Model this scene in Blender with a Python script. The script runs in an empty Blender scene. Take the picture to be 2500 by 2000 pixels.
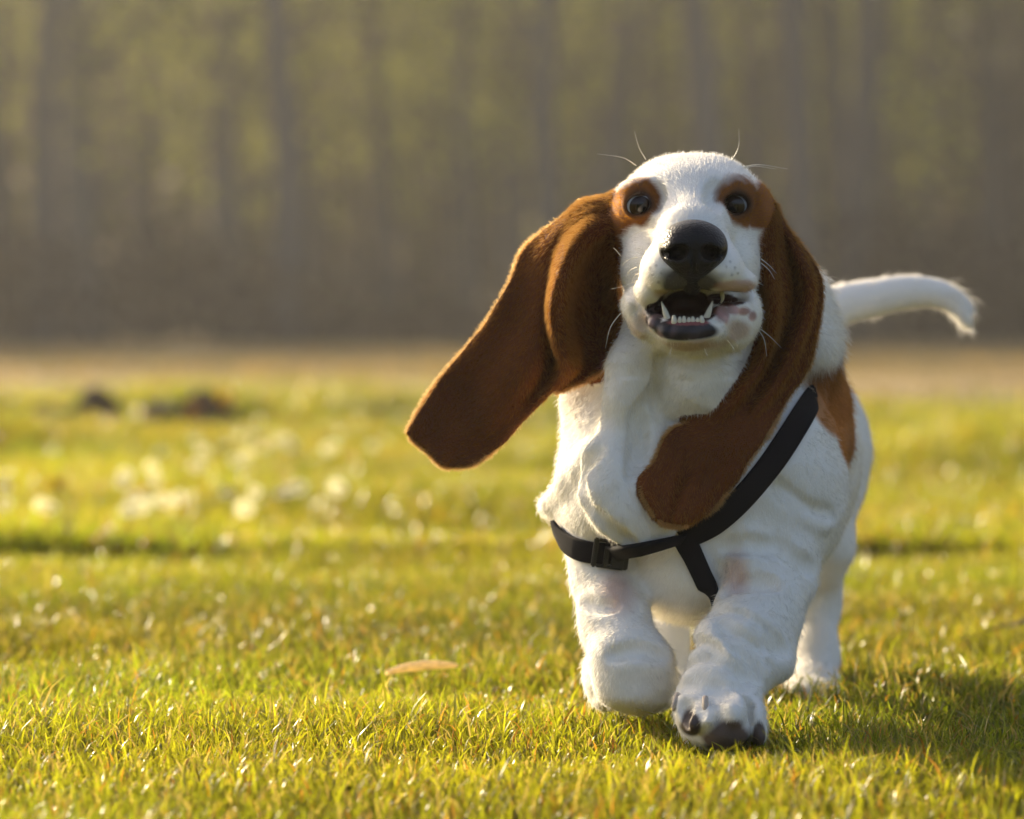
import bpy, bmesh, math, os, time
import numpy as np
from mathutils import Vector, Matrix, Euler
from mathutils.kdtree import KDTree
T0 = time.time()
rng = np.random.default_rng(7)
R = math.radians
sc = bpy.context.scene
DEV = ''

# ------------------------------------------------------------------ camera, sky, sun, exposure
CAM_H, CAM_D, LENS = 0.31, 2.6, 125.0
S = 36.0 / LENS / 2500.0                       # metres per photo pixel per metre of depth
cam = bpy.data.cameras.new('camera')
cam.lens = LENS; cam.sensor_width = 36.0; cam.shift_y = -0.084
cam.clip_start = 0.05; cam.clip_end = 2000.0
cam.dof.use_dof = True; cam.dof.focus_distance = 2.58; cam.dof.aperture_fstop = 5.4
camo = bpy.data.objects.new('camera', cam); sc.collection.objects.link(camo)
camo.location = (0, -CAM_D, CAM_H); camo.rotation_euler = (R(90), 0, 0)
sc.camera = camo

SUN_AZ, SUN_EL = R(-38), R(19)                 # behind the dog, to the left
sdir = Vector((math.sin(SUN_AZ) * math.cos(SUN_EL), math.cos(SUN_AZ) * math.cos(SUN_EL), math.sin(SUN_EL)))
world = bpy.data.worlds.new('World'); sc.world = world; world.use_nodes = True
wn = world.node_tree.nodes; wl = world.node_tree.links
sky = wn.new('ShaderNodeTexSky'); sky.sky_type = 'NISHITA'; sky.sun_disc = False
sky.sun_elevation = SUN_EL; sky.sun_rotation = SUN_AZ
sky.air_density = 0.7; sky.dust_density = 5.0; sky.ozone_density = 0.4
wl.new(sky.outputs[0], wn['Background'].inputs[0]); wn['Background'].inputs[1].default_value = 0.15
sun = bpy.data.lights.new('sun', 'SUN'); sun.energy = 5.0; sun.angle = R(0.6); sun.color = (1.0, 0.82, 0.55)
suno = bpy.data.objects.new('sun', sun); sc.collection.objects.link(suno)
suno.rotation_euler = sdir.to_track_quat('Z', 'Y').to_euler()
vs = sc.view_settings
vs.view_transform = 'Standard'; vs.look = 'None'; vs.gamma = 1.0; vs.use_curve_mapping = False
vs.exposure = 0.97
cy = sc.cycles
cy.use_denoising = True; cy.max_bounces = 8; cy.diffuse_bounces = 4; cy.glossy_bounces = 3
cy.transmission_bounces = 6; cy.transparent_max_bounces = 8
cy.caustics_reflective = False; cy.caustics_refractive = False; cy.sample_clamp_indirect = 6.0
sc.cycles_curves.shape = 'RIBBONS'

# ------------------------------------------------------------------ helpers
def at(u, v, y):
    """a point at depth y that is seen at photo pixel (u, v)"""
    D = y + CAM_D
    return np.array([(u - 1250) * S * D, y, CAM_H + (790 - v) * S * D])
def px(n, y=0.0): return n * S * (y + CAM_D)
def link(o, parent=None):
    sc.collection.objects.link(o)
    if parent is not None: o.parent = parent
    return o
def tag(o, label=None, cat=None, group=None, kind=None):
    if label: o['label'] = label
    if cat: o['category'] = cat
    if group: o['group'] = group
    if kind: o['kind'] = kind
    return o
def empty(name, loc=(0, 0, 0)):
    o = bpy.data.objects.new(name, None); o.empty_display_size = .05; o.location = loc
    return link(o)
def np_mesh(name, V, F, smooth=True):
    """V (n,3); F list of arrays (m,k)"""
    me = bpy.data.meshes.new(name)
    V = np.asarray(V, np.float32)
    if not isinstance(F, (list, tuple)): F = [F]
    loops = np.concatenate([np.asarray(f, np.int32).ravel() for f in F])
    tot = np.concatenate([np.full(len(f), np.asarray(f).shape[1], np.int32) for f in F])
    me.vertices.add(len(V)); me.vertices.foreach_set('co', V.ravel())
    me.loops.add(len(loops)); me.loops.foreach_set('vertex_index', loops)
    me.polygons.add(len(tot))
    st = np.concatenate([[0], np.cumsum(tot)[:-1]]).astype(np.int32)
    me.polygons.foreach_set('loop_start', st); me.polygons.foreach_set('loop_total', tot)
    me.polygons.foreach_set('use_smooth', np.full(len(tot), smooth))
    me.update(calc_edges=True)
    return me
def add_col(me, name, C, domain='POINT'):
    a = me.attributes.new(name, 'FLOAT_COLOR', domain)
    C = np.asarray(C, np.float32)
    if C.shape[1] == 3: C = np.hstack([C, np.ones((len(C), 1), np.float32)])
    a.data.foreach_set('color', C.ravel())
def mat(name):
    m = bpy.data.materials.new(name); m.use_nodes = True
    nt = m.node_tree
    for n in list(nt.nodes): nt.nodes.remove(n)
    out = nt.nodes.new('ShaderNodeOutputMaterial')
    return m, nt, out
def simple(name, col, rough=.6, spec=.5, bump=0, scale=200, var=0.0, coat=0):
    m, nt, out = mat(name)
    p = nt.nodes.new('ShaderNodeBsdfPrincipled')
    p.inputs['Roughness'].default_value = rough; p.inputs['Specular IOR Level'].default_value = spec
    p.inputs['Coat Weight'].default_value = coat; p.inputs['Coat Roughness'].default_value = .15
    tc = nt.nodes.new('ShaderNodeTexCoord')
    nz = nt.nodes.new('ShaderNodeTexNoise'); nz.inputs['Scale'].default_value = scale; nz.inputs['Detail'].default_value = 4
    nt.links.new(tc.outputs['Object'], nz.inputs['Vector'])
    mx = nt.nodes.new('ShaderNodeMix'); mx.data_type = 'RGBA'
    mx.inputs[6].default_value = (*[c * (1 - var) for c in col], 1); mx.inputs[7].default_value = (*[min(1, c * (1 + var)) for c in col], 1)
    nt.links.new(nz.outputs[0], mx.inputs[0]); nt.links.new(mx.outputs[2], p.inputs['Base Color'])
    if bump:
        b = nt.nodes.new('ShaderNodeBump'); b.inputs['Strength'].default_value = bump; b.inputs['Distance'].default_value = .001
        nt.links.new(nz.outputs[0], b.inputs['Height']); nt.links.new(b.outputs[0], p.inputs['Normal'])
    nt.links.new(p.outputs[0], out.inputs[0])
    return m
def vnoise(P, f, seed=0):
    """cheap smooth pseudo noise in -1..1"""
    r = np.random.default_rng(seed); a = np.zeros(len(P))
    for i in range(6):
        k = r.normal(size=P.shape[1]); k *= f * (0.6 + .8 * r.random()) / np.linalg.norm(k)
        a += np.sin(P @ k + r.random() * 6.28)
    return a / 3.2

# ------------------------------------------------------------------ the ground
def gz(x, y):
    """height of the ground"""
    x = np.asarray(x, float); y = np.asarray(y, float)
    far = np.clip((y - 1.2) / 4.0, 0, 1)
    z = far * (.012 * np.sin(1.9 * x + .6 * y) + .014 * np.sin(1.3 * y - .8 * x + 1.) + .01 * np.sin(3.1 * x + 2.3 * y))
    for hx, hy, hw, hh in ((-1.55, 7.4, .42, .055), (-1.0, 8.3, .36, .05), (-.2, 7.2, .3, .035), (-.35, 8.8, .4, .05), (-1.3, 5.0, .34, .03), (.3, 9.6, .45, .035), (-1.6, 5.7, .3, .03), (1.3, 5.2, .4, .03), (1.0, 8.0, .5, .03)):
        z = z + 1.7 * hh * np.exp(-(((x - hx) / hw) ** 2 + ((y - hy) / (hw * .9)) ** 2))
    z = z - .03 * np.exp(-(((x + .22) / .32) ** 2 + ((y - 2.75) / .3) ** 2))
    return z
ys = np.concatenate([np.linspace(-4, 8, 90), np.linspace(8.3, 40, 80), np.geomspace(42, 900, 30)])
xs = np.concatenate([-np.geomspace(900, 12, 20), np.linspace(-11, 11, 90), np.geomspace(12, 900, 20)])
gx, gy = np.meshgrid(xs, ys)
V = np.stack([gx, gy, gz(gx, gy) - .004], -1).reshape(-1, 3)
nx_ = len(xs); I = np.arange(len(V)).reshape(len(ys), nx_)
Fq = np.stack([I[:-1, :-1], I[:-1, 1:], I[1:, 1:], I[1:, :-1]], -1).reshape(-1, 4)
gm, nt, out = mat('lawn soil and thatch')
p = nt.nodes.new('ShaderNodeBsdfPrincipled'); p.inputs['Roughness'].default_value = .95; p.inputs['Specular IOR Level'].default_value = .1
tc = nt.nodes.new('ShaderNodeTexCoord')
n1 = nt.nodes.new('ShaderNodeTexNoise'); n1.inputs['Scale'].default_value = .55; n1.inputs['Detail'].default_value = 6
n2 = nt.nodes.new('ShaderNodeTexNoise'); n2.inputs['Scale'].default_value = 45; n2.inputs['Detail'].default_value = 5
nt.links.new(tc.outputs['Object'], n1.inputs['Vector']); nt.links.new(tc.outputs['Object'], n2.inputs['Vector'])
cr = nt.nodes.new('ShaderNodeValToRGB'); e = cr.color_ramp.elements
e[0].position = .3; e[0].color = (.085, .08, .022, 1); e[1].position = .75; e[1].color = (.15, .16, .03, 1)
nt.links.new(n2.outputs[0], cr.inputs[0])
cr2 = nt.nodes.new('ShaderNodeValToRGB'); e = cr2.color_ramp.elements
e[0].position = .35; e[0].color = (.23, .165, .085, 1); e[1].position = .65; e[1].color = (.33, .25, .12, 1)
nt.links.new(n1.outputs[0], cr2.inputs[0])
sep = nt.nodes.new('ShaderNodeSeparateXYZ'); nt.links.new(tc.outputs['Object'], sep.inputs[0])
ad = nt.nodes.new('ShaderNodeMath'); ad.operation = 'MULTIPLY_ADD'; ad.inputs[1].default_value = 9.0
nt.links.new(n1.outputs[0], ad.inputs[0]); nt.links.new(sep.outputs[1], ad.inputs[2])
mr = nt.nodes.new('ShaderNodeMapRange'); mr.inputs[1].default_value = 14.5; mr.inputs[2].default_value = 19
nt.links.new(ad.outputs[0], mr.inputs[0])
mx = nt.nodes.new('ShaderNodeMix'); mx.data_type = 'RGBA'
nt.links.new(mr.outputs[0], mx.inputs[0]); nt.links.new(cr.outputs[0], mx.inputs[6]); nt.links.new(cr2.outputs[0], mx.inputs[7])
nt.links.new(mx.outputs[2], p.inputs['Base Color']); nt.links.new(p.outputs[0], out.inputs[0])
ground = bpy.data.objects.new('ground', np_mesh('ground', V, Fq)); ground.data.materials.append(gm)
tag(link(ground), kind='structure')

# ------------------------------------------------------------------ grass
def leaf_mat(name, trans=.55, rough=.30, spec=.38, gain=2.15):
    m, nt, out = mat(name)
    at_ = nt.nodes.new('ShaderNodeAttribute'); at_.attribute_name = 'col'
    p = nt.nodes.new('ShaderNodeBsdfPrincipled'); p.inputs['Roughness'].default_value = rough; p.inputs['Specular IOR Level'].default_value = spec
    t = nt.nodes.new('ShaderNodeBsdfTranslucent')
    mul = nt.nodes.new('ShaderNodeVectorMath'); mul.operation = 'MULTIPLY'; mul.inputs[1].default_value = (gain * .98, gain, gain * .6)
    nt.links.new(at_.outputs[0], mul.inputs[0]); nt.links.new(mul.outputs[0], t.inputs[0])
    nt.links.new(at_.outputs[0], p.inputs['Base Color'])
    ms = nt.nodes.new('ShaderNodeMixShader'); ms.inputs[0].default_value = trans
    nt.links.new(p.outputs[0], ms.inputs[1]); nt.links.new(t.outputs[0], ms.inputs[2]); nt.links.new(ms.outputs[0], out.inputs[0])
    return m
GRASS = leaf_mat('grass blades')
DRY = leaf_mat('dry grass', trans=.4, rough=.6, spec=.3, gain=1.6)

def grass_colours(n, P, dry=.12, orange=.04):
    base = np.array([.134, .155, .010]); c = np.tile(base, (n, 1))
    k = rng.random(n)
    c *= ((.45 + .95 * rng.random(n)) * np.clip(1 + .28 * vnoise(P[:, :2], 2.6, 91) + .15 * vnoise(P[:, :2], 9, 92), .5, 1.5))[:, None]
    yel = np.clip(.5 + .5 * vnoise(P[:, :2], 7, 3) + .4 * (rng.random(n) - .5), 0, 1)[:, None]
    c = c * (1 - yel) + yel * c * np.array([1.3, 1.05, .9])
    d = k < dry
    c[d] = np.array([.28, .21, .07]) * (.6 + .6 * rng.random(d.sum()))[:, None]
    o = (k > 1 - orange)
    c[o] = np.array([.27, .13, .02]) * (.6 + .6 * rng.random(o.sum()))[:, None]
    return c

def blades(name, P, h, w, lean, col, segs=2, material=None):
    """P (n,3) roots -> one mesh of tapering bent blades"""
    n = len(P)
    az = rng.random(n) * 6.283; fa = rng.random(n) * 6.283
    L = np.stack([np.cos(az), np.sin(az), np.zeros(n)], -1)          # lean direction
    W = np.stack([np.cos(fa), np.sin(fa), np.zeros(n)], -1)          # width direction
    rows = []
    ts = np.linspace(0, 1, segs + 1)
    for t in ts[:-1]:
        c = P + np.outer(h * t, [0, 0, 1]) * (1 - .25 * (lean * t)[:, None]) + L * (lean * h * t * t)[:, None]
        hw = (w * .5 * (1 - .75 * t ** 2))[:, None]
        tw = W + .6 * t * np.cross(W, L)
        rows += [c - tw * hw, c + tw * hw]
    t = 1.0
    tip = P + np.outer(h, [0, 0, 1]) * (1 - .35 * lean[:, None]) + L * (lean * h * 1.05)[:, None]
    rows.append(tip)
    k = len(rows)
    V = np.stack(rows, 1).reshape(-1, 3)
    b = (np.arange(n) * k)[:, None]
    quads = [np.concatenate([b + 2 * i, b + 2 * i + 1, b + 2 * i + 3, b + 2 * i + 2], 1) for i in range(segs - 1)]
    tri = np.concatenate([b + k - 3, b + k - 2, b + k - 1], 1)
    me = np_mesh(name, V, quads + [tri])
    cc = np.repeat(col[:, None, :], k, 1)
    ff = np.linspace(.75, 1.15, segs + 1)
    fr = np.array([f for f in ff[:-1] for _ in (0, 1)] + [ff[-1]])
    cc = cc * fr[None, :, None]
    # browned tips
    tb = rng.random(n) < .16
    cc[tb, -1] = np.array([.30, .17, .04])
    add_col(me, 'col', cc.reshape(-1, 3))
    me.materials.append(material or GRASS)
    return bpy.data.objects.new(name, me)

def scatter(n, y0, y1, side=.55, power=1.0):
    """points between two depths, over the view and a margin beside it"""
    y = y0 + (y1 - y0) * rng.random(n) ** power
    hw = (y + CAM_D) * .150 + side
    x = (rng.random(n) * 2 - 1) * hw
    return np.stack([x, y, gz(x, y)], -1)

GN = 0.25 if DEV else 1.0
def lawn():
    n = int(225000 * GN); P = scatter(n, -1.0, 2.0, .35)
    clump = .5 + .5 * vnoise(P[:, :2], 16, 11)
    h = (.010 + .017 * rng.random(n)) * (.6 + .75 * clump)
    tall = rng.random(n) < .035; h[tall] *= 1.7
    P[:, 2] -= .002
    paw = np.exp(-(((P[:, 0] - .15) / .07) ** 2 + ((P[:, 1] + .10) / .085) ** 2)); h *= 1 - .5 * paw     # trodden under the planted paw
    w = .0011 + .0015 * rng.random(n)
    lean = .15 + .75 * rng.random(n) ** 1.3
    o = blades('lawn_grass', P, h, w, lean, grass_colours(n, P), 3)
    tag(link(o), 'short yellow-green lawn grass in the foreground around the dog', 'grass', kind='stuff')
    n = int(80000 * GN); P = scatter(n, -1.4, 2.6, 0.)
    P[:, 0] += np.sign(P[:, 0]) * .33; P[:, 0] += np.sign(P[:, 0]) * 1.5 * rng.random(n) ** 1.4; P[:, 2] = gz(P[:, 0], P[:, 1])
    keep = np.abs(P[:, 0]) > (P[:, 1] + CAM_D) * .150 + .30; P = P[keep]; n = len(P)
    o = blades('lawn_grass', P, (.014 + .02 * rng.random(n)), .0026 + .003 * rng.random(n), .2 + .7 * rng.random(n), grass_colours(n, P), 2)
    tag(link(o), 'short lawn grass along the left and right sides of the lawn', 'grass', kind='stuff')
    n = int(130000 * GN); P = scatter(n, 2.0, 7.2, .6, 1.2)
    clump = .5 + .5 * vnoise(P[:, :2], 5, 12); tus = np.clip(vnoise(P[:, :2], 2.2, 14), 0, 1)
    h = (.02 + .025 * rng.random(n)) * (.6 + .8 * clump) * (1 + 1.0 * tus)
    w = .003 + .004 * rng.random(n)
    o = blades('meadow_grass', P, h, w, .2 + .6 * rng.random(n), grass_colours(n, P, .08, .05), 2)
    tag(link(o), 'blurred sunlit meadow grass behind the dog', 'grass', kind='stuff')
    n = int(110000 * GN); P = scatter(n, 7.0, 17.0, 2.2, 1.2)
    x, y = P[:, 0], P[:, 1]
    tus = np.clip(.4 + 1.1 * vnoise(P[:, :2], 2.4, 21), .10, 1.6)
    left = np.clip(1.2 - (x + .9) / 1.2, .35, 1.25) * np.clip((13 - y) / 3, .25, 1)
    keep = rng.random(n) < np.clip((14.0 - y - 1.6 * np.clip(x, -1, 1.5) + 2.0 * vnoise(P[:, :2], .9, 5)) / 3, 0, 1)
    h = (.03 + .065 * rng.random(n)) * tus * left + .012
    w = .006 + .008 * rng.random(n)
    P, h, w = P[keep], h[keep], w[keep]
    o = blades('tussock_grass', P, h, w, .2 + .6 * rng.random(len(P)), grass_colours(len(P), P, .10, .03), 2)
    tag(link(o), 'taller blurred green grass tussocks across the middle distance', 'grass', kind='stuff')
    n = int(90000 * GN); P = scatter(n, 11.0, 46.0, 7, 1.0)
    keep = rng.random(n) < np.clip((P[:, 1] - 13.5 + 1.6 * np.clip(P[:, 0], -1, 1.5) + 2 * vnoise(P[:, :2], .9, 8)) / 4, 0, 1)
    P = P[keep]; n = len(P)
    h = (.02 + .06 * rng.random(n)) * np.clip((60 - P[:, 1]) / 40, .3, 1) * np.clip(.7 + .9 * vnoise(P[:, :2], .9, 31), .25, 1.8)
    c = np.array([.30, .21, .10]) * (.55 + .7 * rng.random(n))[:, None]
    g = rng.random(n) < .10; c[g] = np.array([.14, .16, .03])
    o = blades('dry_grass', P, h, .012 + .02 * rng.random(n), .2 + .6 * rng.random(n), c, 2, DRY)
    tag(link(o), 'tan dry grass of the far field before the wood', 'grass', kind='stuff')
lawn()
print('grass', time.time() - T0)

# ------------------------------------------------------------------ the wood behind
BARK = [simple('grey brown bark', (.12, .105, .09), .9, .2, .6, 9, .35), simple('pale bark', (.18, .16, .135), .9, .2, .6, 9, .3)]
LEAVES = leaf_mat('spring leaves', trans=.5, rough=.6, spec=.1, gain=2.2)

def tube(path, rad, k=7):
    path = np.asarray(path, float); V = []; n = len(path)
    for i in range(n):
        d = path[min(i + 1, n - 1)] - path[max(i - 1, 0)]; d /= np.linalg.norm(d) + 1e-9
        a = np.cross(d, [.31, .95, .05]); a /= np.linalg.norm(a) + 1e-9; b = np.cross(d, a)
        for j in range(k):
            q = 6.2832 * j / k; V.append(path[i] + rad[i] * (math.cos(q) * a + math.sin(q) * b))
    F = [[i * k + j, i * k + (j + 1) % k, (i + 1) * k + (j + 1) % k, (i + 1) * k + j] for i in range(n - 1) for j in range(k)]
    F.append
    return np.array(V), np.array(F)
def join_tubes(parts):
    Vs, Fs, o = [], [], 0
    for V, F in parts:
        Vs.append(V); Fs.append(F + o); o += len(V)
    return np.concatenate(Vs), np.concatenate(Fs)
def leaf_quads(C, size, col):
    n = len(C); a = rng.normal(size=(n, 3)); a /= np.linalg.norm(a, axis=1)[:, None]
    b = np.cross(a, rng.normal(size=(n, 3))); b /= np.linalg.norm(b, axis=1)[:, None]
    s = size[:, None]
    V = np.stack([C - a * s, C + b * s * .55, C + a * s, C - b * s * .55], 1).reshape(-1, 3)
    me = np_mesh('crown', V, np.arange(4 * n).reshape(n, 4), False)
    add_col(me, 'col', np.repeat(col, 4, 0)); me.materials.append(LEAVES)
    return me
def tree_variant(i):
    r = np.random.default_rng(100 + i)
    H = 11 + 4 * r.random(); lean = r.normal(size=2) * .35
    zz = np.linspace(0, H, 9)
    pts = np.stack([lean[0] * (zz / H) ** 1.5 + .12 * np.sin(zz * .7 + i), lean[1] * (zz / H) ** 1.5 + .12 * np.cos(zz * .6 + 2 * i), zz], -1)
    r0 = .13 + .13 * r.random()
    parts = [tube(pts, r0 * (1.15 - zz / H * .95))]; tips = []
    for j in range(15):
        z = 1.6 + (H - 2.2) * r.random(); k = np.interp(z, zz, range(9)); base = np.array([np.interp(z, zz, pts[:, q]) for q in range(3)])
        a = r.random() * 6.28; Lb = (.9 + 1.7 * r.random()); up = .5 + .8 * r.random()
        d = np.array([math.cos(a), math.sin(a), up])
        p2 = [base, base + d * Lb * .5 + [0, 0, .05], base + d * Lb + [0, 0, .25]]
        parts.append(tube(p2, [r0 * .33, r0 * .2, r0 * .05], 5)); tips += [(p2[1], Lb), (p2[2], Lb)]
        d2 = np.array([math.cos(a + .8), math.sin(a + .8), up * .6]); parts.append(tube([p2[1], p2[1] + d2 * Lb * .6], [r0 * .15, .01], 4)); tips.append((p2[1] + d2 * Lb * .6, Lb))
    V, F = join_tubes(parts); tm = np_mesh('trunk', V, F); tm.materials.append(BARK[i % 2])
    green = [.75, .3, .1, .5, .2, .05][i % 6]
    C = []
    for c, Lb in tips:
        m = int(75 * (.5 + r.random()) * (.35 + 1.3 * green)); C.append(c + r.normal(size=(m, 3)) * [.42, .42, .5])
    C = np.concatenate(C); n = len(C)
    gcol = np.array([.32, .33, .085]); bcol = np.array([.18, .158, .13])
    k = (r.random(n) < .25 + .7 * green)[:, None]
    col = np.where(k, gcol, bcol) * (.6 + .7 * r.random(n))[:, None]
    cm = leaf_quads(C, .05 + .06 * r.random(n), col)
    return tm, cm
TV = [tree_variant(i) for i in range(6)]
def place_tree(x, y, v, s, rz):
    t = empty('woodland_tree', (x, y, gz(x, y) - .05)); t.rotation_euler.z = rz; t.scale = (s, s, s)
    tag(t, 'slender blurred tree with thin spring leaves at the edge of the wood', 'tree', 'trees at the edge of the wood')
    for nm, me in zip(('trunk', 'crown'), TV[v]): link(bpy.data.objects.new(nm, me), t)
NT = 64
for i in range(NT):
    y = 46 + 34 * (i / NT) + rng.random() * 2
    hw = (y + CAM_D) * .150 + 4
    x = (((i * 0.618034) % 1) * 2 - 1) * hw
    gr_ = math.exp(-((x + 5.0) / 2.3) ** 2) + math.exp(-((x + .6) / 1.2) ** 2) + .9 * math.exp(-((x - 6.6) / 1.4) ** 2) + .15 * rng.normal()
    place_tree(x, y, (0 if rng.random() < .6 else 3) if gr_ > .45 else int(rng.choice([1, 2, 4, 5])), .85 + .4 * rng.random(), rng.random() * 6.28)
for x, y, v, s_ in ((-8.2, 45.5, 4, 1.25), (-6.6, 47, 2, 1.2), (-3.2, 46, 4, 1.35), (.5, 46.5, 2, 1.1), (3.9, 45.2, 4, 1.5), (4.7, 46.4, 2, 1.3), (7.9, 46, 4, 1.2), (-10.5, 46, 2, 1.2), (10.4, 46.5, 4, 1.3)):
    place_tree(x, y, v, s_, x)
# the mass of the wood further in, and the scrub along its edge
def wood_mass():
    n = 125000
    x = (rng.random(n) * 2 - 1) * 62; P = np.stack([x, np.where(np.abs(x) > 19, 50 + 30 * rng.random(n), 79 + 20 * rng.random(n)), 14 * rng.random(n) ** .9], -1)
    P = P[(np.abs(x) < 36) | (rng.random(n) < .55)]; n = len(P)
    nz = vnoise(P * [1, .3, .25], .55, 41)
    keep = rng.random(n) < np.clip(1.0 - .5 * np.clip((P[:, 2] - 8) / 5, 0, 1) + .25 * nz, .1, 1)
    P = P[keep]; nz = nz[keep]; n = len(P)
    col = np.array([.185, .162, .135]) * (.6 + .7 * rng.random(n))[:, None]
    g = rng.random(n) < np.clip(.12 + 1.0 * vnoise(P * [1, .2, .3], .45, 47), 0, .95); col[g] = np.array([.24, .235, .075]) * (.7 + .5 * rng.random(g.sum()))[:, None]
    me = leaf_quads(P, .22 + .3 * rng.random(n), col)
    return me
o = bpy.data.objects.new('far_wood', wood_mass()); tag(link(o), 'dense brown and olive mass of the wood behind the nearer trees', 'wood', kind='stuff')
def scrub():
    n = 34000
    x = (rng.random(n) * 2 - 1) * 42; y = 44.5 + 8 * rng.random(n)
    top = np.clip(1.0 + .7 * vnoise(np.stack([x, y * .3], -1), 1.1, 51), .2, 1.9)
    P = np.stack([x, y, top * rng.random(n) ** .8], -1)
    col = np.array([.048, .040, .037]) * (.5 + .8 * rng.random(n))[:, None]
    return leaf_quads(P, .06 + .10 * rng.random(n), col)
o = bpy.data.objects.new('undergrowth', scrub()); tag(link(o), 'low dark scrub along the foot of the wood', 'undergrowth', kind='stuff')
print('wood', time.time() - T0)

# ------------------------------------------------------------------ the dog: one continuous sculpted surface
class Field:
    """signed distance on a grid with its own spacing per axis"""
    def __init__(s, X, Y, Z):
        s.ax = [np.asarray(a, np.float32) for a in (X, Y, Z)]
        s.f = np.full([len(a) for a in s.ax], .2, np.float32)
    def box(s, lo, hi):
        sl = []
        for a, l, h in zip(s.ax, lo, hi):
            i = max(0, np.searchsorted(a, l) - 1); j = min(len(a), np.searchsorted(a, h) + 1)
            sl.append(slice(i, max(j, i + 1)))
        return tuple(sl)
    def pts(s, sl):
        return [s.ax[0][sl[0]][:, None, None], s.ax[1][sl[1]][None, :, None], s.ax[2][sl[2]][None, None, :]]
    def comb(s, sl, d, k, op):
        a = s.f[sl]
        if op == 'sub':
            d = -d; h = np.maximum(k - np.abs(a - d), 0) / k; s.f[sl] = np.maximum(a, d) + h * h * k * .25
        else:
            h = np.maximum(k - np.abs(a - d), 0) / k; s.f[sl] = np.minimum(a, d) - h * h * k * .25
    def ell(s, c, r, k=.02, rot=None, op='add'):
        c = np.asarray(c, float); r = np.asarray(r, float); m = max(r) if rot else None
        e = (np.full(3, m) if rot else r) + k + .012
        sl = s.box(c - e, c + e); x, y, z = s.pts(sl); x = x - c[0]; y = y - c[1]; z = z - c[2]
        if rot:
            M = np.array(Euler([R(q) for q in rot]).to_matrix()).T
            x, y, z = [M[i, 0] * x + M[i, 1] * y + M[i, 2] * z for i in range(3)]
        k0 = np.sqrt((x / r[0]) ** 2 + (y / r[1]) ** 2 + (z / r[2]) ** 2) + 1e-6
        k1 = np.sqrt((x / r[0] ** 2) ** 2 + (y / r[1] ** 2) ** 2 + (z / r[2] ** 2) ** 2) + 1e-6
        s.comb(sl, (k0 * (k0 - 1) / k1).astype(np.float32), k, op)
    def cone(s, a, b, ra, rb, k=.02, op='add', sq=1.0):
        """round cone from a to b; sq squashes its depth (y)"""
        a = np.asarray(a, float); b = np.asarray(b, float); e = max(ra, rb) + k + .012
        sl = s.box(np.minimum(a, b) - e, np.maximum(a, b) + e); x, y, z = s.pts(sl)
        d = b - a; L2 = d @ d + 1e-12
        px_, py_, pz_ = x - a[0], y - a[1], z - a[2]
        t = np.clip((px_ * d[0] + py_ * d[1] + pz_ * d[2]) / L2, 0, 1)
        q = np.sqrt((px_ - t * d[0]) ** 2 + ((py_ - t * d[1]) * sq) ** 2 + (pz_ - t * d[2]) ** 2)
        s.comb(sl, (q - (ra + (rb - ra) * t)).astype(np.float32), k, op)
    def chain(s, P, rr, k=.02, op='add', sq=1.0):
        for i in range(len(P) - 1): s.cone(P[i], P[i + 1], rr[i], rr[i + 1], k, op, sq)
    def cloud(s, P, r, k=.004):
        """union of small balls on the points of a sheet"""
        g = np.full(s.f.shape, .05, np.float32); 
        lo = P.min(0) - .03; hi = P.max(0) + .03; sl = s.box(lo, hi)
        sub = g[sl]; axs = [a[q] for a, q in zip(s.ax, sl)]
        idx = [np.searchsorted(a, P[:, i]) for i, a in enumerate(axs)]
        w = 7
        for i in range(-w, w):
            ii = np.clip(idx[0] + i, 0, len(axs[0]) - 1); dx = (axs[0][ii] - P[:, 0]) ** 2
            mi = dx < .013 ** 2
            for j in range(-w, w):
                jj = np.clip(idx[1] + j, 0, len(axs[1]) - 1); dy = dx + (axs[1][jj] - P[:, 1]) ** 2
                mj = mi & (dy < .013 ** 2)
                if not mj.any(): continue
                for l in range(-w, w):
                    ll = np.clip(idx[2] + l, 0, len(axs[2]) - 1)
                    d = np.sqrt(dy[mj] + (axs[2][ll[mj]] - P[mj, 2]) ** 2) - r[mj]
                    np.minimum.at(sub, (ii[mj], jj[mj], ll[mj]), d.astype(np.float32))
        s.comb(sl, sub, k, 'add')
    def warp(s, lo, hi, fn):
        sl = s.box(lo, hi); x, y, z = s.pts(sl); s.f[sl] += fn(x, y, z).astype(np.float32)
    def sample(s, P):
        P = np.asarray(P, float); ix = []; fr = []
        for a, i in zip(s.ax, range(3)):
            k = np.clip(np.searchsorted(a, P[:, i]) - 1, 0, len(a) - 2); ix.append(k); fr.append(np.clip((P[:, i] - a[k]) / (a[k + 1] - a[k]), 0, 1))
        v = 0
        for i in (0, 1):
            for j in (0, 1):
                for l in (0, 1):
                    v = v + s.f[ix[0] + i, ix[1] + j, ix[2] + l] * (fr[0] if i else 1 - fr[0]) * (fr[1] if j else 1 - fr[1]) * (fr[2] if l else 1 - fr[2])
        return v
    def grad(s, P, e=.002):
        g = np.stack([s.sample(P + np.eye(3)[i] * e) - s.sample(P - np.eye(3)[i] * e) for i in range(3)], -1)
        return g / (np.linalg.norm(g, axis=1)[:, None] + 1e-9)
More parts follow.
